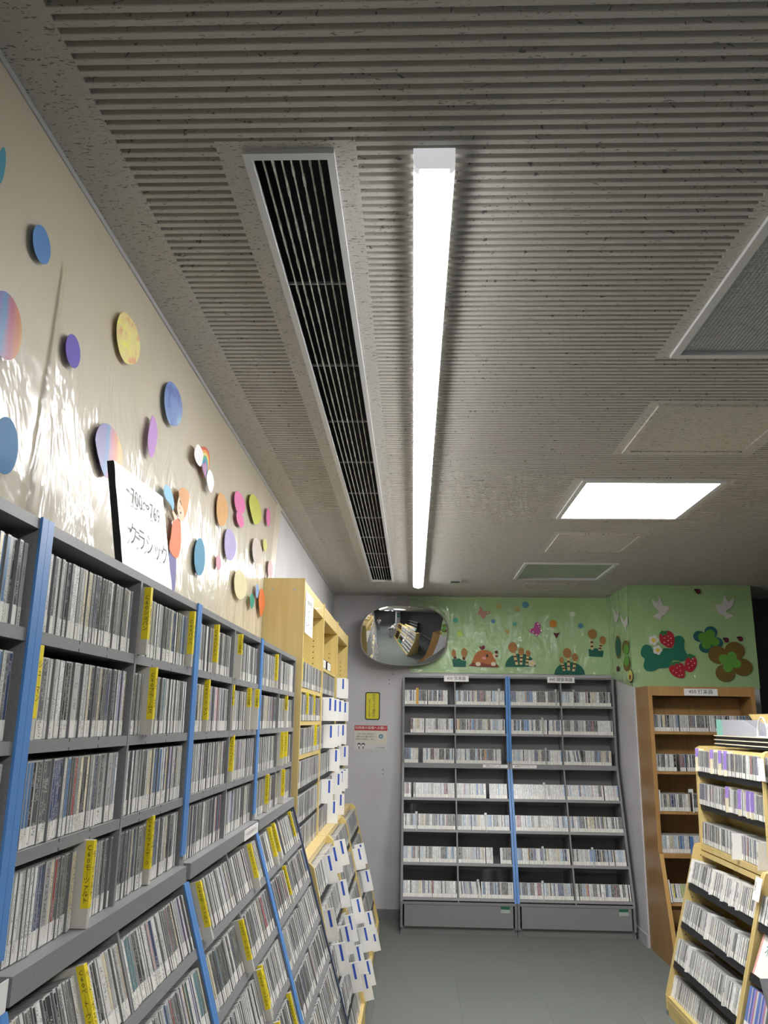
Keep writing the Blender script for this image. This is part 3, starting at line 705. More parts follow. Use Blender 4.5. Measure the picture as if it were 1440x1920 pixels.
# wood bookcases
wy = [(3.875,0),(4.08,1),(4.404,1),(4.41,2)]
cu = [(4.625,1),(4.845,1),(5.169,1),(5.509,1),(5.931,1),(5.706,0),(5.866,0),(4.936,2),(5.131,2),(5.388,2),(5.792,2),(5.312,3),(5.995,3),(5.535,4),(5.792,4),(6.023,4),(4.929,4),(5.27,5),(4.725,5),(5.752,5)]
cl = [(4.252,0),(4.527,0),(4.77,0),(4.573,1),(5.701,1),(5.883,1),(5.922,2),(5.023,2),(4.613,2),(4.384,2),(5.49,3),(5.107,3),(5.731,4),(4.70,3),(4.386,3),(5.025,4),(4.78,4),(3.90,1),(4.05,2)]
for i, U in enumerate(wood_units):
    fr = U['fr']; y0 = 3.842 + .892*i; a = U['T'] + .002; b = U['W'] - U['T'] - .002
    for r in range(11):
        if r < 6: z = ([*WUP, WLED])[r] + .0012; th = 0; f = WF - .004
        elif r < 10: z = WLOW[r-6] + .0012; th = U['th']; f = U['wf'](WLOW[r-6]) - .004
        else: z = WB + .0012; th = U['th']; f = WL1 - .02
        if r < 6: cards = [y for y, q in cu if q == r]
        else: cards = [y for y, q in cl if q == r-6]
        cards = sorted([y - y0 for y in cards if a < y - y0 - .003 < b])
        if i == 0 and r < 3: cards = []
        yl_ = sorted([y - y0 for y, q in wy if q == r and i == 0])
        fo = .0
        for k, g in enumerate(cards):
            white_divider(fr, g, f, z, th, 'white divider card with blue stripe, %s in the %s row of the %s' % (ORD[k], WRN[r], ['first wood bookcase', 'middle wood bookcase', 'last wood bookcase'][i]), 'white divider cards', depth=.05 if i == 0 else .065)
        for g in yl_: divider(fr, min(max(g, a+.007), b-.007), f-.006, z, th, 'yellow labelled divider in %s row of the first wood bookcase%s' % (RN[r], '' if len(yl_) == 1 else (', left one' if g == yl_[0] else ', right one')), 'yellow dividers in wood bookcase')
        e = 0
        if i == 1 and r == 0: e = .1
        row(fr, a, b, f, z, th, 'grey' if r > 2 else 'mixed', '%s row of the %s wood bookcase' % (WRN[r], ['first', 'middle', 'last'][i]), gaps=[(g, .0075) for g in cards] + [(min(max(g, a+.007), b-.007), .0135) for g in yl_], end_gap=e, gprob=.05)
# two dark boxes on a small shelf in the middle wood bookcase
fr = wood_units[1]['fr']
obj('high_shelf', fbox(fr, .02, .868, .01, .195, 1.862, 1.878), M['birch'], wood_units[1]['t'])
for k, (g, lb) in enumerate(((.10, 'left dark cassette box on the highest shelf of middle wood bookcase'), (.40, 'right dark cassette box on the highest shelf of middle wood bookcase'))):
    t = thing('cassette_box', lb, 'box', fr.pt(g+.11, .1, 1.8785), 'cassette boxes')
    obj('body', fbox(fr, g, g+.23, .03, .188, 1.8785, 1.935), M['black'], t)
    obj('front_label', fbox(fr, g+.02, g+.21, .188, .1885, 1.885, 1.93), M['white'], t)
    writing('CD', .03, fr.pt(g+.115, .189, 1.907), R_LEFT, t)
# brown oak bookcase
fr, W, T = oak_unit['fr'], oak_unit['W'], oak_unit['T']
for r, z in enumerate([*OUP, OLED, *OLOW, OB]):
    th = 0 if r < 4 else oth; f = (OF-.008 if r < 4 else of(z)-.004)
    a, b = T+.004, W-T-.004
    if r == 2: a += .012
    pal = ['dark', 'dark', 'dark', 'cool', 'gay', 'cool'][r]
    row(fr, a + (.015 if r > 3 else 0), b, f, z+.0012, th, pal, '%s row of the brown oak bookcase' % RN[r], gaps=[(.19, .02)] if r == 1 else ([(.27,.014)] if r in (2,) else []))
for r, g, lb in ((2, .036, 'white divider board at the left end of third row, oak bookcase'), (4, .036, 'white divider board at left end of the fifth row, oak bookcase')):
    z = [*OUP, OLED, *OLOW, OB][r]; th = 0 if r < 4 else oth; f = OF if r < 4 else of(z)
    t = thing('divider_card', lb, 'divider card', (0,0,0), 'plain white divider cards')
    t.matrix_world = case_matrix(fr, g-.004, f+.01, z+.001, th); child('card', bxm('card_plain', (0,.006,0,.16,0,.145), M['white']), t)
t = thing('divider_tab', 'white flag divider in the third row of brown oak bookcase', 'index divider', (0,0,0)); t.matrix_world = case_matrix(fr, .267, OF+.01, .975, 0)
child('body', bxm('tab_w', (0,.006,0,.012,0,.162), M['white']), t); child('flag', bxm('flag_w', (-.028,.006,-.001,0,.140,.162), M['white']), t)
t = thing('paper_card', 'blue paper card on the fourth row of brown oak bookcase', 'card', (0,0,0)); t.matrix_world = case_matrix(fr, .225, OF+.012, .697, 0)
child('card', bxm('card_b', (0,.022,-.001,.0,-.004,.118), mat('blue_card', (.08,.2,.5), .5)), t)
# display rack: far section
pur = [(5.203,0,.05),(4.949,0,.05),(4.82,0,.07),(4.74,0,.1),(4.756,1,.06),(4.581,1,.1),(4.472,1,.1),(4.416,1,.1)]
wc = [(4.629,2),(4.301,2)]; wl = [(5.203,0),(4.858,0),(4.688,0),(4.571,0),(4.48,0),(4.815,1),(4.48,1),(4.995,2),(4.444,2),(5.22,3)]
RROW = ['top', 'second', 'third', 'fourth', 'fifth', 'sixth', 'bottom']
for i, U in enumerate(rack_units[:2]):
    fr = U['fr']; a, b = U['T']+.002, U['W']-U['T']-.002; yo = 5.24 - .99*i
    for r in range(7):
        zz = ([*RUP, RLED, *RLOW, RB-.018])[r]; up = r < 3
        th = .06 if up else rth; f = RFU+.004 if up else rf(zz) - .004
        if r == 6: f = RF1 - .03
        if i == 1 and r in (4, 5, 6): continue
        gl = []; names_ = []
        if i == 0:
            for y, q, ln in pur:
                if q == r: gl.append((yo-y, 'p', ln))
            for y, q in wc:
                if q == r: gl.append((yo-y, 'w', 0))
            for y, q in wl:
                if q == r-3: gl.append((yo-y, 'l', 0))
        gl = sorted((min(max(g, a+.005), b-.005), k, ln) for g, k, ln in gl)
        for n, (g, k, ln) in enumerate(gl):
            lb = '%s index divider, %s from left, %s row of display rack' % ({'p': 'cream and purple', 'w': 'large white', 'l': 'white lettered'}[k], ORD[n], RROW[r])
            t = thing('index_divider', lb, 'index divider', (0,0,0), 'display rack dividers')
            t.matrix_world = case_matrix(fr, g-.004, f+.012 if k != 'w' else f+.045, zz-.001, th)
            child('body', bxm('rbody_'+k, (0,.008,0,.14,0,.134 if k != 'w' else .128), M['cream'] if k == 'p' else M['white']), t)
            if k == 'p':
                child('purple_label', bxm('purple_label', (-.0004,.0084,-.0005,.018,.134-ln,.1335), M['purple']), t)
                writing(vert('邦楽女性'[:max(2, int(ln/.025))]), .009, (.004,-.0009,.134-ln/2), (PI/2,0,0), t, ls=1.1, local=True)
            else: writing(vert('洋画'), .013, (.004,-.0006,.07), (PI/2,0,0), t, ls=.9, local=True)
        row(fr, a, b, f, zz+.0012, th, 'grey' if r > 2 else 'mixed', '%s row of the display rack' % RROW[r], gaps=[(g, .0095) for g, k, ln in gl], gprob=.02)
# second rack section: white section card, magazines and books
fr = rack_units[1]['fr']
for zz, f, lb, lean in ((1.325, RFU+.02, 'white section card at the top corner of display rack, right edge', 0), (.79, RF0+.06, 'white section card on the lower upright of display rack, right edge', rth)):
    t = thing('section_card', lb, 'sign', (0,0,0), 'white section cards'); t.matrix_world = case_matrix(fr, -.012, f, zz, lean)
    child('card', bxm('section', (0,.075,0,.002,0,.105), M['white']), t); writing(vert('洋画あ'), .014, (.014,-.0008,.06), (PI/2,0,0), t, local=True)
zz = .490; t = thing('magazine', 'white and pink magazine leaning on black shelf of display rack', 'magazine', (0,0,0)); t.matrix_world = case_matrix(fr, .05, rf(zz)-.004, zz+.002, rth+.12)
child('cover', bxm('cover', (0,.21,0,.004,0,.20), M['white']), t); child('pink_border', bxm('pinkb', (0,.018,-.0004,0,0,.20), mat('pink_print', (.75,.4,.36), .4)), t)
writing('木', .06, (.09,-.0006,.12), (PI/2,0,0), t, mat('green_ink', (.03,.25,.2), .5), local=True)
u = .03
for k in range(12):
    c = [(.12,.2,.5),(.5,.45,.6),(.08,.14,.4),(.3,.25,.6),(.5,.2,.22),(.6,.6,.62)][k % 6]; t_ = [.03,.012,.014,.018,.01,.016][k % 6]
    t = thing('paperback_book', '%s spined book, %s from the left on the lower shelf at right edge' % (['blue','pale lilac','navy','violet','red','white'][k % 6], ORD[k]), 'book', (0,0,0), 'books at the right edge')
    t.matrix_world = case_matrix(fr, u, rf(.25)-.012, .2515, rth); child('cover', bxm('bk%d' % (k % 6), (0,t_,0,.13,0,.19), mat('book_cover', c, .4)), t)
    child('spine_label', bxm('bl%d' % (k % 6), (.001,t_-.001,-.0004,0,.012,.045), M['white']), t); u += t_ + .0006
obj('shelf', tbox(fr, .02, .968, rf(.25), .2495, rth, -.2, .000, -.016, 0), mat('teal_edge', (.02,.22,.18), .5), rack_units[1]['t'])

# --- write the cases: the 300 showing largest are objects of their own
camM = cam.matrix_world.inverted()
def score(rec):
    Mx, t, h = rec[0], rec[1], rec[2]; P = []
    for x, z in ((0,0),(t,0),(t,h),(0,h)):
        c = camM @ (Mx @ Vector((x, 0, z)))
        if c.z > -.05: return 0
        P.append((F_PX*c.x/-c.z, F_PX*c.y/-c.z))
    if any(abs(p[0]) > 725 or abs(p[1]) > 965 for p in P): return 0
    return abs(sum(P[i][0]*P[(i+1) % 4][1] - P[(i+1) % 4][0]*P[i][1] for i in range(4)))/2
sc_ = [score(r) for r in CDR]; order = sorted(range(len(CDR)), key=lambda i: -sc_[i]); solo = set(order[:300])
BOXF = ((0,4,5,1),(0,1,3,2),(4,6,7,5),(1,5,7,3),(2,3,7,6),(0,2,6,4))   # front, left, right, top, back, bottom
def quads(rec):
    t, h = rec[1], rec[2]; a = rec[7]; col = rec[3]; D = .124 if rec[1] < .02 else .13
    bv = [(x, y, z) for x in (0, t) for y in (0, D) for z in (0, h)]
    bc = [(.58,.58,.57),(.2,.2,.21),(.2,.2,.21),(.55,.55,.54),(.2,.2,.2),(.2,.2,.2)]
    sp = ((.14*t,-.0003,.028),(.86*t,-.0003,.028),(.86*t,-.0003,h-.0025),(.14*t,-.0003,h-.0025))
    st = ((.03*t,-.0006,.001),(.97*t,-.0006,.001),(.97*t,-.0006,.0275),(.03*t,-.0006,.0275))
    return bv, bc, sp, st
def write_mesh(name, V, Fc, Cc, UVc, m):
    me = bpy.data.meshes.new(name); me.from_pydata(V, [], Fc); me.update()
    ca = me.color_attributes.new('Col', 'FLOAT_COLOR', 'CORNER'); uvl = me.uv_layers.new(name='UVMap')
    ca.data.foreach_set('color', np.array(Cc, dtype=np.float32).ravel()); uvl.data.foreach_set('uv', np.array(UVc, dtype=np.float32).ravel())
    me.materials.append(m); return me
def uvq(q, t): return [(min(max(p[0]/t, 0), 1), p[2]) for p in q]
V, Fc, Cc, UVc = [], [], [], []
rs = random.Random(3)
for i, rec in enumerate(CDR):
    bv, bc, sp, st = quads(rec); t, h = rec[1], rec[2]; a = rec[7]
    w_ = rs.uniform(.74, .88); stc = (w_, w_*.985, w_*.93)
    if i in solo:
        root = bpy.data.objects.new('compact_disc_case', write_mesh('compact_disc_case', bv, BOXF, [(*bc[j], a) for j in range(6) for _ in range(4)], [(.99, 0)]*24, M['cd']))
        COL.objects.link(root); root.matrix_world = rec[0]
        root['label'] = '%s CD case, %s in the %s' % (rec[4], ORD[min(rec[5]-1, 98)], rec[6]); root['category'] = 'CD case'; root['group'] = 'CD cases in the grey bookcases'
        for nm, q, c in (('spine_insert', sp, rec[3]), ('call_number_label', st, stc)):
            o = bpy.data.objects.new(nm, write_mesh(nm, list(q), [(0,1,2,3)], [(*c, a)]*4, uvq(q, t), M['cd'])); COL.objects.link(o); o.parent = root
        continue
    Mx = rec[0]; n0 = len(V)
    V += [tuple(Mx @ Vector(p)) for p in bv]; Fc += [tuple(n0+j for j in f) for f in BOXF[:4]]; Cc += [(*bc[j], a) for j in range(4) for _ in range(4)]; UVc += [(.99, 0)]*16
    for q, c in ((sp, rec[3]), (st, stc)):
        n0 = len(V); V += [tuple(Mx @ Vector(p)) for p in q]; Fc.append((n0, n0+1, n0+2, n0+3)); Cc += [(*c, a)]*4; UVc += uvq(q, t) if q is sp else [(9, 0)]*4
o = bpy.data.objects.new('compact_disc_cases', write_mesh('compact_disc_cases', V, Fc, Cc, UVc, M['cd'])); COL.objects.link(o)
o['kind'] = 'stuff'; o['label'] = 'thousands of smaller showing CD cases with white call number labels filling all shelves'; o['category'] = 'CD cases'
# ================================================================== banners and paper cutouts
def banner(name, label, cat, fn, nu, nv, m, thick_dir):
    bm = bmesh.new(); g = [[bm.verts.new(fn(i/nu, j/nv)) for j in range(nv+1)] for i in range(nu+1)]
    for i in range(nu):
        for j in range(nv): bm.faces.new((g[i][j], g[i+1][j], g[i+1][j+1], g[i][j+1]))
    o = obj(name, bm, m, None, smooth=True); tag(o, label, cat); return o
def f_left(s, t):
    y0_ = -.6 + s*4.7; zb_ = 1.864 if y0_ < 3.832 else 2.242
    z = zb_ + t*(H-.012-zb_); ye = 4.02 + max(0, z-2.25)*.37
    y = y0_ if y0_ < 3.835 else 3.835 + (y0_-3.835)*(ye-3.835)/(4.1-3.835)
    w_ = noise.noise(Vector((y*1.6, z*3.5, 0)))*.006*(1-.6*t) + noise.noise(Vector((y*7, z*5, 3)))*.0018*(1.1-t)
    edge = max(0, s-.985)/.015
    return (XL + .0085 + w_ + edge*.012, y, z)
banner('paper_banner', 'cream paper banner under glossy film on the left wall', 'banner', f_left, 420, 60, M['film_cream'], None)
bm = bmesh.new(); n_ = 24
g = []
for j in range(n_+1):
    z = 1.86 + j/n_*.60; y = 1.447 + (z-1.86)*.015; g.append([bm.verts.new((XL+.0175, y-.010+.006*(j/n_), z)), bm.verts.new((XL+.0175, y+.010-.006*(j/n_), z))])
for j in range(n_): bm.faces.new((g[j][0], g[j][1], g[j+1][1], g[j+1][0]))
tag(obj('tape_strip', bm, M['tape']), 'vertical clear tape strip over the seam of the cream banner', 'tape')
def f_back(s, t):
    x = -.03 + s*(CX0 - .003 + .03); z = 2.0 + t*(H-.004-2.0); return (x, YB-.007 + noise.noise(Vector((x*4, z*4, 1)))*.004, z)
banner('paper_banner', 'green paper banner under film on back wall above the grey bookcases', 'banner', f_back, 90, 40, M['film_green'], None)
def f_side(s, t):
    y = CY0 - .004 + s*(YB - CY0 - .004); zb = 1.872 + s*.10; z = zb + t*(H-.004-zb); return (CX0-.006 + noise.noise(Vector((y*4, z*4, 5)))*.003, y, z)
banner('paper_banner', 'green paper banner on the narrow left side of the column', 'banner', f_side, 40, 40, M['film_green'], None)
def f_col(s, t):
    x = CX0 - .005 + s*(CX1 + .005 - CX0 + .005); z = 1.868 + t*(H-.004-1.868); return (x, CY0-.006 + noise.noise(Vector((x*4, z*4, 9)))*.004, z)
banner('paper_banner', 'green paper banner with strawberries and clovers on the column front', 'banner', f_col, 60, 50, M['film_green'], None)
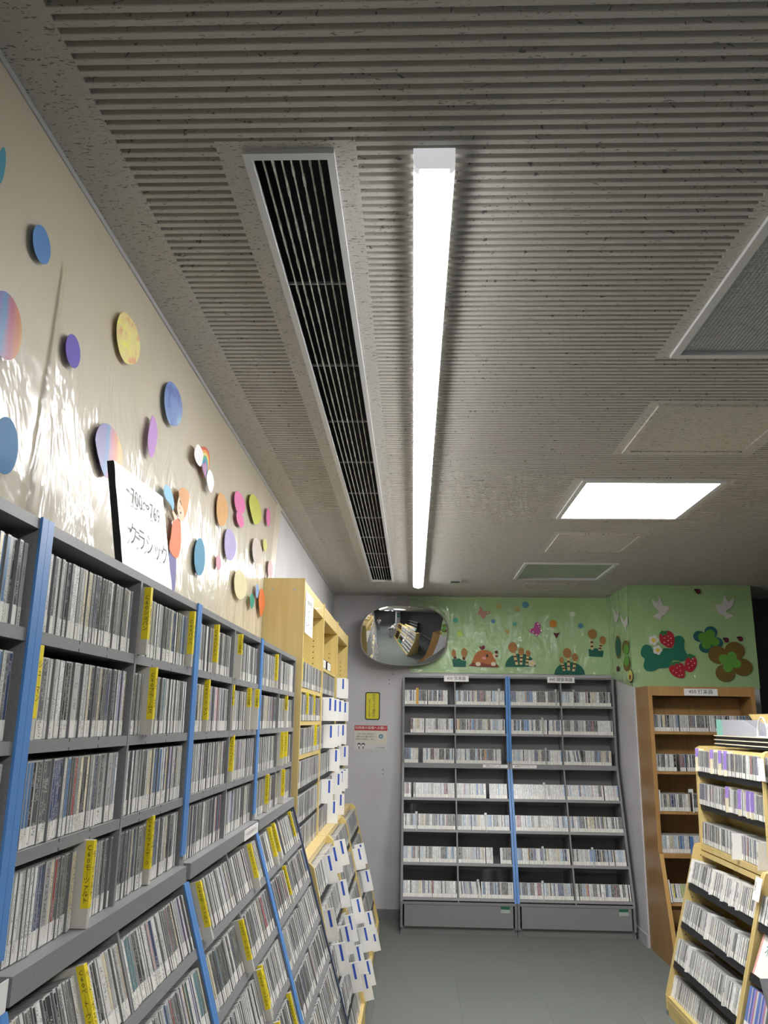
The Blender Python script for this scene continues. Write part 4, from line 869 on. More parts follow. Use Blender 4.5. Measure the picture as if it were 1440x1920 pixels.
CUTS=[('B','paper_dot','teal paper dot, the leftmost beside the mirror cutout','paper dot',[('disc',(0.1,0.5,0.38),('e',0.377,2.465,0.023,0.022),0)]),('B','paper_dot','small pale green paper dot below the pale pink butterfly cutout','paper dot',[('disc',(0.5,0.65,0.4),('e',0.528,2.45,0.02,0.019),0)]),('B','paper_dot','tan paper dot right of the pale pink butterfly cutout','paper dot',[('disc',(0.5,0.42,0.16),('e',0.761,2.592,0.024,0.024),0)]),('B','paper_dot','tan paper dot just left of the steel blue dot cutout','paper dot',[('disc',(0.5,0.42,0.16),('e',0.929,2.567,0.023,0.023),0)]),('B','paper_dot','large steel blue paper dot nearest the ceiling on green wall cutout','paper dot',[('disc',(0.1,0.3,0.42),('e',1.003,2.61,0.031,0.03),0)]),('B','paper_dot','small blue paper dot above and right of the mole cutout','paper dot',[('disc',(0.1,0.3,0.5),('e',0.711,2.459,0.018,0.017),0)]),('B','paper_dot','small shiny teal paper dot left of the magenta butterfly cutout','paper dot',[('disc',(0.1,0.5,0.38),('e',0.901,2.437,0.018,0.017),0)]),('B','paper_dot','faint tan paper dot above the three horsetails cutout','paper dot',[('disc',(0.5,0.42,0.16),('e',0.837,2.37,0.02,0.02),0)]),('B','paper_dot','yellow green paper dot above the two small horsetails cutout','paper dot',[('disc',(0.55,0.75,0.15),('e',0.414,2.344,0.024,0.025),0)]),('B','paper_dot','orange paper dot right of the magenta butterfly cutout','paper dot',[('disc',(0.65,0.28,0.04),('e',1.243,2.442,0.034,0.034),0)]),('B','paper_dot','white paper dot high near the right corner of green wall cutout','paper dot',[('disc',(0.75,0.78,0.7),('e',1.419,2.528,0.024,0.024),0)]),('B','paper_dot','blue paper dot left of the topmost horsetail pair cutout','paper dot',[('disc',(0.1,0.3,0.5),('e',1.486,2.426,0.023,0.022),0)]),('B','paper_butterfly','pale pink paper butterfly on green wall right of mirror','paper butterfly',[('wings',(0.5,0.26,0.22),('s',(0.574,2.512),(0.599,2.593),(0.624,2.553),(0.638,2.549),(0.684,2.546),(0.678,2.524),(0.645,2.513),(0.639,2.48),(0.612,2.491),(0.596,2.523)),0),('spot',(0.75,0.6,0.5),('e',0.591,2.562,0.007,0.006),1),('spot',(0.75,0.6,0.5),('e',0.667,2.535,0.007,0.007),1)]),('B','paper_butterfly','magenta paper butterfly with white spots on green wall','paper butterfly',[('wings',(0.5,0.08,0.3),('s',(1.025,2.383),(1.071,2.405),(1.083,2.446),(1.116,2.452),(1.134,2.414),(1.124,2.393),(1.148,2.38),(1.123,2.36),(1.099,2.327),(1.075,2.349),(1.048,2.359)),0),('spot',(0.8,0.7,0.72),('e',1.038,2.381,0.007,0.007),1),('spot',(0.8,0.7,0.72),('e',1.111,2.439,0.008,0.008),1),('spot',(0.8,0.7,0.72),('e',1.118,2.415,0.007,0.008),1),('spot',(0.8,0.7,0.72),('e',1.136,2.38,0.008,0.008),1),('spot',(0.8,0.7,0.72),('e',1.093,2.343,0.008,0.008),1),('spot',(0.8,0.7,0.72),('e',1.063,2.367,0.007,0.008),1)]),('B','paper_ladybug','dark red paper ladybug below the orange dot','paper ladybug',[('body',(0.1,0.01,0.02),('s',(1.242,2.361),(1.269,2.358),(1.298,2.362),(1.284,2.34),(1.27,2.313),(1.257,2.331)),0)]),('B','paper_horsetail','pair of small paper horsetails on green mound beside the mirror','paper plant',[('mound',(0.01,0.13,0.09),('p',(0.345,2.121),(0.407,2.129),(0.434,2.111),(0.469,2.106),(0.462,2.055),(0.353,2.054)),0),('stem',(0.75,0.62,0.3),('p',(0.352,2.148),(0.376,2.148),(0.387,2.122),(0.363,2.121)),1),('sheath',(0.12,0.03,0.02),('e',0.367,2.14,0.013,0.009),2),('sheath',(0.12,0.03,0.02),('e',0.371,2.13,0.013,0.008),2),('stem',(0.75,0.62,0.3),('p',(0.434,2.143),(0.458,2.144),(0.46,2.115),(0.436,2.115)),1),('sheath',(0.12,0.03,0.02),('e',0.447,2.135,0.013,0.008),2),('sheath',(0.12,0.03,0.02),('e',0.447,2.124,0.013,0.009),2),('spore_head',(0.42,0.2,0.06),('e',0.359,2.172,0.019,0.034),3),('spore_head',(0.42,0.2,0.06),('e',0.451,2.178,0.026,0.041),3)]),('B','paper_horsetail','three paper horsetails on dark green mound right of the mole','paper plant',[('mound',(0.01,0.13,0.09),('p',(0.809,2.059),(0.816,2.096),(0.836,2.128),(0.866,2.155),(0.904,2.172),(0.946,2.178),(0.987,2.173),(1.024,2.156),(1.053,2.131),(1.071,2.098),(1.076,2.063)),0),('stem',(0.75,0.62,0.3),('p',(0.88,2.18),(0.904,2.181),(0.925,2.078),(0.901,2.077)),1),('sheath',(0.12,0.03,0.02),('e',0.898,2.149,0.013,0.008),2),('sheath',(0.12,0.03,0.02),('e',0.906,2.111,0.013,0.009),2),('stem',(0.75,0.62,0.3),('p',(0.942,2.165),(0.966,2.165),(0.961,2.08),(0.938,2.08)),1),('sheath',(0.12,0.03,0.02),('e',0.953,2.139,0.013,0.009),2),('sheath',(0.12,0.03,0.02),('e',0.951,2.107,0.013,0.008),2),('stem',(0.75,0.62,0.3),('p',(0.998,2.15),(1.021,2.15),(1.01,2.076),(0.987,2.075)),1),('sheath',(0.12,0.03,0.02),('e',1.006,2.128,0.013,0.008),2),('sheath',(0.12,0.03,0.02),('e',1.002,2.099,0.013,0.008),2),('spore_head',(0.42,0.2,0.06),('e',0.88,2.229,0.039,0.048),3),('spore_head',(0.42,0.2,0.06),('e',0.953,2.194,0.027,0.035),3),('spore_head',(0.42,0.2,0.06),('e',1.013,2.178,0.021,0.028),3)]),('B','paper_horsetail','three paper horsetails on large mound above the 440 sign','paper plant',[('mound',(0.01,0.13,0.09),('p',(1.237,1.997),(1.245,2.031),(1.265,2.062),(1.295,2.087),(1.333,2.103),(1.375,2.109),(1.416,2.104),(1.452,2.089),(1.48,2.065),(1.498,2.034),(1.503,2.0)),0),('stem',(0.75,0.62,0.3),('p',(1.297,2.095),(1.321,2.095),(1.337,2.032),(1.314,2.031)),1),('sheath',(0.12,0.03,0.02),('e',1.314,2.075,0.013,0.008),2),('sheath',(0.12,0.03,0.02),('e',1.32,2.051,0.013,0.008),2),('stem',(0.75,0.62,0.3),('p',(1.354,2.143),(1.377,2.143),(1.376,2.034),(1.352,2.034)),1),('sheath',(0.12,0.03,0.02),('e',1.365,2.111,0.013,0.009),2),('sheath',(0.12,0.03,0.02),('e',1.364,2.069,0.012,0.008),2),('stem',(0.75,0.62,0.3),('p',(1.41,2.117),(1.434,2.117),(1.417,2.027),(1.393,2.027)),1),('sheath',(0.12,0.03,0.02),('e',1.417,2.091,0.013,0.009),2),('sheath',(0.12,0.03,0.02),('e',1.411,2.056,0.013,0.008),2),('spore_head',(0.42,0.2,0.06),('e',1.306,2.122,0.019,0.028),3),('spore_head',(0.42,0.2,0.06),('e',1.357,2.186,0.037,0.044),3),('spore_head',(0.42,0.2,0.06),('e',1.423,2.149,0.028,0.034),3)]),('B','paper_horsetail','high pair of paper horsetails near the corner of green wall','paper plant',[('mound',(0.01,0.13,0.09),('p',(1.545,2.22),(1.612,2.231),(1.677,2.205),(1.667,2.154),(1.547,2.159)),0),('stem',(0.75,0.62,0.3),('p',(1.563,2.311),(1.587,2.311),(1.589,2.215),(1.565,2.215)),1),('sheath',(0.12,0.03,0.02),('e',1.576,2.282,0.013,0.009),2),('sheath',(0.12,0.03,0.02),('e',1.576,2.245,0.013,0.008),2),('stem',(0.75,0.62,0.3),('p',(1.647,2.269),(1.67,2.269),(1.652,2.21),(1.629,2.21)),1),('sheath',(0.12,0.03,0.02),('e',1.653,2.252,0.013,0.008),2),('sheath',(0.12,0.03,0.02),('e',1.646,2.229,0.013,0.008),2),('spore_head',(0.42,0.2,0.06),('e',1.584,2.354,0.039,0.041),3),('spore_head',(0.42,0.2,0.06),('e',1.674,2.3,0.028,0.036),3)]),('B','paper_flower','white paper flower stuck on the middle horsetail mound','paper flower',[('petal',(0.75,0.68,0.5),('e',1.064,2.092,0.015,0.015),4),('petal',(0.75,0.68,0.5),('e',1.05,2.074,0.014,0.015),4),('petal',(0.75,0.68,0.5),('e',1.029,2.08,0.015,0.015),4),('petal',(0.75,0.68,0.5),('e',1.03,2.103,0.015,0.015),4),('petal',(0.75,0.68,0.5),('e',1.052,2.11,0.015,0.015),4),('center',(0.75,0.6,0.2),('e',1.045,2.091,0.011,0.01),5)]),('B','paper_mole','orange brown paper mole rising out of the soil, shaking a maraca','paper mole',[('body',(0.5,0.17,0.05),('s',(0.53,2.075),(0.536,2.139),(0.569,2.188),(0.624,2.204),(0.677,2.194),(0.711,2.152),(0.72,2.077)),0),('soil',(0.24,0.05,0.03),('s',(0.509,2.08),(0.525,2.094),(0.568,2.081),(0.611,2.092),(0.665,2.079),(0.719,2.099),(0.74,2.078),(0.737,2.054),(0.509,2.062)),1),('paw',(0.8,0.68,0.5),('e',0.573,2.081,0.023,0.018),2),('paw',(0.8,0.68,0.5),('e',0.707,2.083,0.023,0.018),2),('nose',(0.8,0.35,0.35),('e',0.625,2.133,0.018,0.012),2),('eye',(0.02,0.01,0.01),('e',0.653,2.153,0.009,0.015),2),('flower',(0.2,0.03,0.06),('s',(0.583,2.236),(0.602,2.231),(0.616,2.244),(0.635,2.237),(0.632,2.215),(0.607,2.204),(0.591,2.217)),2),('maraca_handle',(0.75,0.68,0.5),('p',(0.7,2.162),(0.731,2.179),(0.743,2.163),(0.719,2.125)),1),('maraca',(0.1,0.03,0.02),('e',0.735,2.186,0.015,0.015),3),('maraca',(0.2,0.05,0.02),('e',0.735,2.152,0.013,0.011),3)]),('C','paper_dove','white paper dove above the strawberries, beak pointing right','paper bird',[('body',(0.66,0.64,0.64),('s',(1.922,2.562),(1.96,2.538),(1.98,2.586),(1.998,2.545),(2.01,2.512),(2.039,2.512),(2.063,2.493),(2.041,2.474),(2.019,2.44),(1.991,2.431),(1.973,2.402),(1.947,2.414),(1.92,2.427),(1.964,2.454),(1.97,2.471),(1.933,2.506)),0),('beak',(0.6,0.45,0.1),('p',(2.047,2.501),(2.065,2.493),(2.048,2.484)),1)]),('C','paper_dove','white paper dove above the clovers, beak pointing left','paper bird',[('body',(0.66,0.64,0.64),('s',(2.572,2.574),(2.525,2.55),(2.506,2.599),(2.479,2.549),(2.467,2.525),(2.434,2.525),(2.411,2.509),(2.432,2.482),(2.446,2.449),(2.478,2.44),(2.494,2.41),(2.518,2.417),(2.555,2.436),(2.508,2.459),(2.505,2.478),(2.55,2.507)),0),('beak',(0.6,0.45,0.1),('p',(2.426,2.516),(2.408,2.509),(2.423,2.5)),1)]),('C','paper_bush','dark green paper leaf clump behind the strawberries','paper leaf',[('leaf',(0.01,0.16,0.1),('s',(1.809,2.161),(1.839,2.198),(1.885,2.189),(1.91,2.143),(1.956,2.134),(1.987,2.172),(2.061,2.177),(2.076,2.257),(2.124,2.271),(2.154,2.239),(2.149,2.174),(2.168,2.109),(2.128,2.071),(2.054,2.08),(2.013,2.024),(1.939,2.014),(1.9,1.995),(1.845,1.994),(1.819,2.031),(1.832,2.086),(1.806,2.114)),0)]),('C','paper_strawberry','red paper strawberry at the top, beside the white flowers','paper strawberry',[('fruit',(0.4,0.012,0.03),('s',(1.962,2.284),(1.996,2.308),(2.043,2.308),(2.073,2.276),(2.074,2.219),(2.047,2.177),(1.997,2.191),(1.962,2.228)),2),('calyx',(0.02,0.2,0.06),('p',(1.955,2.284),(1.982,2.314),(2.001,2.305),(2.034,2.313),(2.018,2.292),(2.022,2.275),(1.999,2.284),(1.982,2.263),(1.98,2.282)),3),('seed',(0.8,0.55,0.5),('e',1.997,2.252,0.004,0.004),3),('seed',(0.8,0.55,0.5),('e',2.03,2.266,0.005,0.004),3),('seed',(0.8,0.55,0.5),('e',1.994,2.218,0.005,0.004),3),('seed',(0.8,0.55,0.5),('e',2.026,2.233,0.005,0.005),3),('seed',(0.8,0.55,0.5),('e',2.048,2.252,0.005,0.005),3),('seed',(0.8,0.55,0.5),('e',2.026,2.2,0.004,0.004),3),('seed',(0.8,0.55,0.5),('e',2.05,2.215,0.005,0.004),3)]),('C','paper_strawberry','lowest red paper strawberry at bottom of green column','paper strawberry',[('fruit',(0.4,0.012,0.03),('s',(2.018,2.029),(2.062,2.066),(2.126,2.053),(2.139,1.998),(2.125,1.943),(2.063,1.951),(2.024,1.987)),3),('calyx',(0.02,0.2,0.06),('p',(2.021,2.024),(2.029,2.056),(2.063,2.069),(2.109,2.069),(2.098,2.048),(2.071,2.057),(2.06,2.034),(2.047,2.047)),4),('seed',(0.8,0.55,0.5),('e',2.048,1.996,0.004,0.004),4),('seed',(0.8,0.55,0.5),('e',2.079,2.02,0.004,0.005),4),('seed',(0.8,0.55,0.5),('e',2.07,1.984,0.005,0.004),4),('seed',(0.8,0.55,0.5),('e',2.102,2.034,0.004,0.005),4),('seed',(0.8,0.55,0.5),('e',2.104,1.998,0.004,0.004),4),('seed',(0.8,0.55,0.5),('e',2.092,1.961,0.004,0.005),4),('seed',(0.8,0.55,0.5),('e',2.115,1.966,0.005,0.004),4)]),('C','paper_strawberry','red paper strawberry right of the lowest one, under leaves','paper strawberry',[('fruit',(0.4,0.012,0.03),('s',(2.138,2.025),(2.157,2.09),(2.196,2.118),(2.236,2.091),(2.231,2.036),(2.191,1.991),(2.15,1.998)),2),('calyx',(0.02,0.2,0.06),('p',(2.158,2.099),(2.174,2.132),(2.206,2.126),(2.234,2.11),(2.209,2.102),(2.193,2.086),(2.181,2.1)),3),('seed',(0.8,0.55,0.5),('e',2.168,2.053,0.005,0.004),3),('seed',(0.8,0.55,0.5),('e',2.192,2.072,0.004,0.005),3),('seed',(0.8,0.55,0.5),('e',2.199,2.04,0.005,0.004),3),('seed',(0.8,0.55,0.5),('e',2.175,2.021,0.004,0.004),3),('seed',(0.8,0.55,0.5),('e',2.219,2.058,0.005,0.005),3),('seed',(0.8,0.55,0.5),('e',2.208,2.091,0.005,0.005),3)]),('C','paper_flower','upper white paper flower left of the top strawberry','paper flower',[('petal',(0.72,0.72,0.66),('e',1.935,2.234,0.019,0.019),3),('petal',(0.72,0.72,0.66),('e',1.917,2.211,0.018,0.019),3),('petal',(0.72,0.72,0.66),('e',1.892,2.22,0.018,0.018),3),('petal',(0.72,0.72,0.66),('e',1.893,2.247,0.018,0.019),3),('petal',(0.72,0.72,0.66),('e',1.92,2.256,0.019,0.019),3),('center',(0.75,0.6,0.05),('e',1.912,2.234,0.016,0.016),4)]),('C','paper_flower','lower white paper flower on the green leaf clump','paper flower',[('petal',(0.72,0.72,0.66),('e',1.958,2.158,0.017,0.017),3),('petal',(0.72,0.72,0.66),('e',1.942,2.137,0.017,0.017),3),('petal',(0.72,0.72,0.66),('e',1.919,2.145,0.017,0.017),3),('petal',(0.72,0.72,0.66),('e',1.921,2.17,0.017,0.017),3),('petal',(0.72,0.72,0.66),('e',1.945,2.178,0.017,0.017),3),('center',(0.75,0.6,0.05),('e',1.937,2.157,0.015,0.015),4)]),('C','paper_clover','teal four-leaf paper clover with bright green centre','paper clover',[('leaflet',(0.01,0.11,0.12),('e',2.275,2.269,0.05,0.044),2),('leaflet',(0.01,0.11,0.12),('e',2.367,2.305,0.05,0.045),2),('leaflet',(0.01,0.11,0.12),('e',2.404,2.221,0.05,0.044),2),('leaflet',(0.01,0.11,0.12),('e',2.314,2.184,0.05,0.044),2),('inner_leaflet',(0.1,0.3,0.03),('e',2.3,2.262,0.037,0.036),3),('inner_leaflet',(0.1,0.3,0.03),('e',2.36,2.288,0.037,0.036),3),('inner_leaflet',(0.1,0.3,0.03),('e',2.39,2.228,0.037,0.035),3),('inner_leaflet',(0.1,0.3,0.03),('e',2.323,2.204,0.037,0.035),3),('inner_leaflet',(0.1,0.3,0.03),('e',2.34,2.236,0.03,0.03),3)]),('C','paper_clover','large brown four-leaf paper clover with light green centre','paper clover',[('leaflet',(0.17,0.11,0.02),('e',2.407,2.125,0.077,0.069),4),('leaflet',(0.17,0.11,0.02),('e',2.542,2.16,0.078,0.069),4),('leaflet',(0.17,0.11,0.02),('e',2.59,2.031,0.077,0.068),4),('leaflet',(0.17,0.11,0.02),('e',2.452,1.984,0.077,0.068),4),('inner_leaflet',(0.13,0.36,0.05),('e',2.448,2.093,0.039,0.036),5),('inner_leaflet',(0.13,0.36,0.05),('e',2.514,2.113,0.038,0.037),5),('inner_leaflet',(0.13,0.36,0.05),('e',2.543,2.058,0.038,0.036),5),('inner_leaflet',(0.13,0.36,0.05),('e',2.475,2.027,0.038,0.036),5),('inner_leaflet',(0.13,0.36,0.05),('e',2.495,2.074,0.031,0.031),5)]),('C','paper_ladybug','dark red paper ladybug at the top of green column','paper ladybug',[('body',(0.12,0.01,0.03),('e',2.291,2.629,0.02,0.021),5),('head',(0.01,0.01,0.01),('e',2.273,2.639,0.012,0.01),5)]),('C','paper_ladybug','paper ladybug right of the teal clover','paper ladybug',[('body',(0.12,0.01,0.03),('e',2.483,2.242,0.02,0.02),5),('head',(0.01,0.01,0.01),('e',2.466,2.252,0.011,0.01),5)]),('C','paper_ladybug','paper ladybug at far right above the brown clover','paper ladybug',[('body',(0.12,0.01,0.03),('e',2.593,2.253,0.02,0.02),5),('head',(0.01,0.01,0.01),('e',2.575,2.262,0.011,0.009),5)]),('S','paper_dove','upper white paper dove on the narrow side of the column','paper bird',[('body',(0.66,0.64,0.64),('p',(7.177,2.57),(7.061,2.516),(7.007,2.478),(6.971,2.546),(6.955,2.472),(6.996,2.437),(7.064,2.415),(7.114,2.471)),0)]),('S','paper_dove','lower white paper dove on the narrow side of the column','paper bird',[('body',(0.66,0.64,0.64),('p',(6.894,2.474),(6.786,2.397),(6.681,2.437),(6.673,2.379),(6.74,2.349),(6.741,2.31),(6.785,2.354),(6.874,2.408)),0)]),('S','paper_bush','teal and brown paper leaves on the column side','paper leaf',[('outer_leaf',(0.17,0.11,0.02),('e',7.041,2.213,0.088,0.097),0),('leaf',(0.01,0.13,0.11),('e',7.033,2.212,0.08,0.073),1)]),('S','paper_clover','brown and green paper clover on the column side','paper clover',[('leaflet',(0.17,0.11,0.02),('e',6.785,2.191,0.112,0.052),2),('leaflet',(0.17,0.11,0.02),('e',6.779,2.053,0.104,0.055),2),('inner_leaflet',(0.13,0.36,0.05),('e',6.763,2.17,0.082,0.042),3),('inner_leaflet',(0.13,0.36,0.05),('e',6.773,2.08,0.082,0.041),3)]),('S','paper_fruit','yellow paper avocado low on the column side','paper fruit',[('skin',(0.02,0.02,0.01),('e',6.67,1.953,0.079,0.053),2),('flesh',(0.6,0.55,0.15),('e',6.683,1.958,0.068,0.045),3),('stone',(0.2,0.08,0.02),('e',6.686,1.945,0.036,0.02),4)]),('S','paper_ladybug','small paper ladybug on the column side','paper ladybug',[('body',(0.08,0.01,0.02),('e',7.083,2.034,0.045,0.024),0)]),('L','paper_rainbow','paper rainbow between two white clouds','paper rainbow',[('rainbow_band',(0.6,0.06,0.03),('s',(2.523,2.437),(2.582,2.461),(2.631,2.458),(2.648,2.433),(2.638,2.398),(2.591,2.356),(2.558,2.375),(2.528,2.385)),0),('rainbow_band',(0.75,0.3,0.04),('s',(2.531,2.428),(2.581,2.451),(2.622,2.447),(2.638,2.426),(2.63,2.391),(2.591,2.356),(2.556,2.375),(2.53,2.386)),1),('rainbow_band',(0.7,0.62,0.2),('s',(2.538,2.42),(2.58,2.441),(2.614,2.436),(2.628,2.419),(2.622,2.385),(2.591,2.356),(2.555,2.374),(2.531,2.386)),2),('rainbow_band',(0.1,0.4,0.25),('s',(2.546,2.412),(2.579,2.431),(2.605,2.426),(2.618,2.412),(2.614,2.378),(2.591,2.356),(2.553,2.374),(2.533,2.387)),3),('rainbow_band',(0.05,0.25,0.45),('s',(2.554,2.404),(2.578,2.421),(2.596,2.415),(2.609,2.405),(2.606,2.372),(2.591,2.356),(2.551,2.373),(2.535,2.387)),4),('rainbow_band',(0.4,0.2,0.4),('s',(2.562,2.396),(2.577,2.41),(2.588,2.404),(2.599,2.398),(2.598,2.366),(2.591,2.356),(2.55,2.373),(2.536,2.388)),5),('cloud',(0.8,0.8,0.82),('s',(2.454,2.427),(2.431,2.387),(2.47,2.369),(2.521,2.376),(2.536,2.422),(2.497,2.432)),7),('cloud',(0.8,0.8,0.82),('s',(2.619,2.394),(2.597,2.358),(2.637,2.33),(2.676,2.331),(2.7,2.369),(2.669,2.395)),7)]),('L','paper_child','paper child in orange shirt and violet trousers reaching up','paper figure',[('trousers',(0.16,0.15,0.35),('s',(2.275,2.047),(2.345,2.036),(2.351,1.933),(2.293,1.941)),1),('shirt',(0.8,0.2,0.08),('s',(2.288,2.14),(2.355,2.15),(2.376,2.077),(2.345,2.036),(2.271,2.047),(2.274,2.088)),2),('arm',(0.8,0.6,0.42),('p',(2.262,2.156),(2.274,2.164),(2.321,2.152),(2.295,2.139)),3),('hair',(0.65,0.32,0.12),('s',(2.308,2.228),(2.346,2.253),(2.409,2.256),(2.422,2.224),(2.386,2.166),(2.346,2.199)),4),('face',(0.8,0.6,0.42),('s',(2.315,2.217),(2.301,2.187),(2.314,2.165),(2.352,2.15),(2.381,2.165),(2.363,2.191),(2.331,2.2)),5),('eye',(0.02,0.02,0.02),('e',2.326,2.204,0.004,0.002),6),('eye',(0.02,0.02,0.02),('e',2.338,2.173,0.004,0.003),6),('cheek',(0.75,0.4,0.3),('e',2.323,2.183,0.004,0.002),6)]),('L','paper_bird','light blue paper bird held up by the paper child','paper bird',[('body',(0.25,0.55,0.8),('s',(2.201,2.219),(2.179,2.2),(2.2,2.181),(2.258,2.172),(2.275,2.16),(2.282,2.187),(2.246,2.215)),1)])]
def smooth_loop(P, n=4):
    out = []; N = len(P)
    for i in range(N):
        p0, p1, p2, p3 = (Vector(P[(i+k-1) % N]) for k in range(4))
        for j in range(n):
            t = j/n; out.append(tuple(.5*((2*p1) + (-p0+p2)*t + (2*p0-5*p1+4*p2-p3)*t*t + (-p0+3*p1-3*p2+p3)*t**3)))
    return out
PL = {'B': (lambda a, b, d: (a, YB-.0125-d, b), (0,-1,0)), 'C': (lambda a, b, d: (a, CY0-.0125-d, b), (0,-1,0)), 'S': (lambda a, b, d: (CX0-.0115-d, a, b), (-1,0,0)), 'L': (lambda a, b, d: (XL+.021+d, a, b), (1,0,0))}
def cut_poly(sh):
    if sh[0] == 'e':
        n = 28 if max(sh[3], sh[4]) > .03 else 14
        return [(sh[1]+sh[3]*math.cos(2*PI*i/n), sh[2]+sh[4]*math.sin(2*PI*i/n)) for i in range(n)]
    if sh[0] == 's': return smooth_loop(list(sh[1:]))
    return list(sh[1:])
for pl, name, label, cat, parts in CUTS:
    f_, nrm = PL[pl]
    if len(parts) == 1:
        P = cut_poly(parts[0][2]); tag(obj(name, slab([f_(a, b, .0009*parts[0][3]) for a, b in P], nrm, .0008), paper(parts[0][1])), label, cat, cat+' cutouts'); continue
    allp = [p for q in parts for p in cut_poly(q[2])]
    ca = sum(p[0] for p in allp)/len(allp); cb = min(p[1] for p in allp)
    t = thing(name, label, cat, f_(ca, cb, 0), cat+' cutouts')
    for n_p, (pn, c, sh, d) in enumerate(parts): obj(pn, slab([f_(a, b, .0009*d + .00012*(n_p % 8)) for a, b in cut_poly(sh)], nrm, .0008), paper(c), t)
# marbled paper blobs on the cream banner
def marble(name, cols, sc=9.0, axis=None):
    m = mat(name, cols[0], .35); r = nd(m, 'ShaderNodeValToRGB'); r.color_ramp.interpolation = 'EASE'
    while len(r.color_ramp.elements) < len(cols): r.color_ramp.elements.new(.5)
    for i, c in enumerate(cols): r.color_ramp.elements[i].position = .28 + .44*i/(len(cols)-1); r.color_ramp.elements[i].color = (*c, 1)
    mp = mapped(m, (1,1,1)); n = nd(m, 'ShaderNodeTexNoise'); n.inputs['Scale'].default_value = sc; n.inputs['Detail'].default_value = 2.0; lk(m, mp, 'Vector', n, 'Vector')
    if axis:
        sx = nd(m, 'ShaderNodeSeparateXYZ'); lk(m, mp, 'Vector', sx, 'Vector')
        a = nd(m, 'ShaderNodeMath', operation='MULTIPLY_ADD'); a.inputs[1].default_value = axis; lk(m, sx, 'Y', a, 0)
        b = nd(m, 'ShaderNodeMath', operation='MULTIPLY_ADD'); b.inputs[1].default_value = .35; b.inputs[2].default_value = .33; lk(m, n, 'Fac', b, 0)
        lk(m, b, 0, a, 2); lk(m, a, 0, r, 'Fac')
    else: lk(m, n, 'Fac', r, 'Fac')
    lk(m, r, 'Color', bsdf(m), 'Base Color'); return m
rbow = marble('rainbow_paper', [(.11,.08,.32),(.11,.10,.36),(.04,.17,.42),(.36,.06,.14),(.5,.13,.03),(.58,.32,.03)], 5.0, 3.6)
sky_p = marble('sky_paper', [(.1,.16,.45),(.2,.3,.6),(.3,.5,.65)], 14.0)
leop = marble('spotted_paper', [(.85,.8,.15),(.8,.7,.3),(.75,.38,.2)], 32.0)
BL = [ # cy, cz, ry, rz, material, fold, label
 (1.342,2.438,.037,.035,paper((0.062,0.218,0.53)),0,'plain blue paper oval, highest at the left of cream banner'),
 (1.257,2.228,.058,.058,rbow,0,'large rainbow paper disc cut by the left edge'),
 (1.523,2.307,.036,.034,paper((0.086,0.047,0.429)),0,'glittery violet paper oval on cream banner'),
 (1.803,2.473,.069,.061,leop,1,'yellow and orange spotted paper half disc, curling off the banner'),
 (2.193,2.460,.073,.063,sky_p,1,'blue watercolour paper oval near the ceiling edge'),
 (2.048,2.309,.045,.057,paper((0.468,0.234,0.585)),2,'pink lilac wavy paper blob'),
 (1.310,2.030,.043,.050,paper((0.039,0.195,0.429)),0,'plain blue paper disc cut by the left edge, above the shelf'),
 (1.762,2.170,.087,.062,rbow,3,'big violet and orange rainbow paper drop above the sign'),
 (1.175,2.483,.011,.035,paper((0.039,0.273,0.39)),0,'teal paper sliver at the left edge'),
 (2.856,2.317,.067,.060,paper((0.562,0.281,0.062)),1,'orange shiny paper leaf right of the rainbow'),
 (3.140,2.419,.080,.043,paper((0.624,0.109,0.312)),1,'upper half of a pink folded paper, beside the orange leaf'),
 (3.183,2.360,.073,.029,paper((0.624,0.109,0.312)),0,'lower pink paper oval under the other pink one'),
 (3.476,2.473,.150,.061,paper((0.429,0.452,0.031)),3,'shiny lime green paper drop near banner end'),
 (3.803,2.523,.056,.044,paper((0.624,0.109,0.312)),0,'small pink paper oval nearest the banner end'),
 (2.613,2.094,.069,.061,paper((0.039,0.234,0.39)),0,'glittery blue paper oval right of the paper child'),
 (3.020,2.222,.079,.060,paper((0.351,0.312,0.546)),1,'pale lilac folded paper disc below the pink ones'),
 (2.872,2.125,.039,.027,paper((0.585,0.273,0.351)),0,'small pale pink paper oval low on the banner'),
 (3.549,2.306,.09,.057,paper((0.468,0.406,0.351)),1,'beige folded paper flap below the lime drop'),
 (3.757,2.377,.05,.029,paper((0.507,0.484,0.117)),0,'small yellow paper oval below the lime drop'),
 (3.929,2.29,.07,.046,paper((0.585,0.39,0.39)),0,'pink white paper oval at the banner end'),
 (3.243,2.105,.10,.058,paper((0.585,0.53,0.296)),1,'pale yellow folded paper flap low near the shelf'),
 (3.622,2.138,.037,.032,paper((0.195,0.312,0.507)),0,'small pale blue paper oval above the orange one'),
 (3.508,2.076,.052,.033,paper((0.016,0.234,0.156)),3,'small green paper drop above the last grey bookcase'),
 (3.738,2.101,.079,.065,paper((0.624,0.156,0.039)),3,'orange red paper drop above the last grey bookcase')]
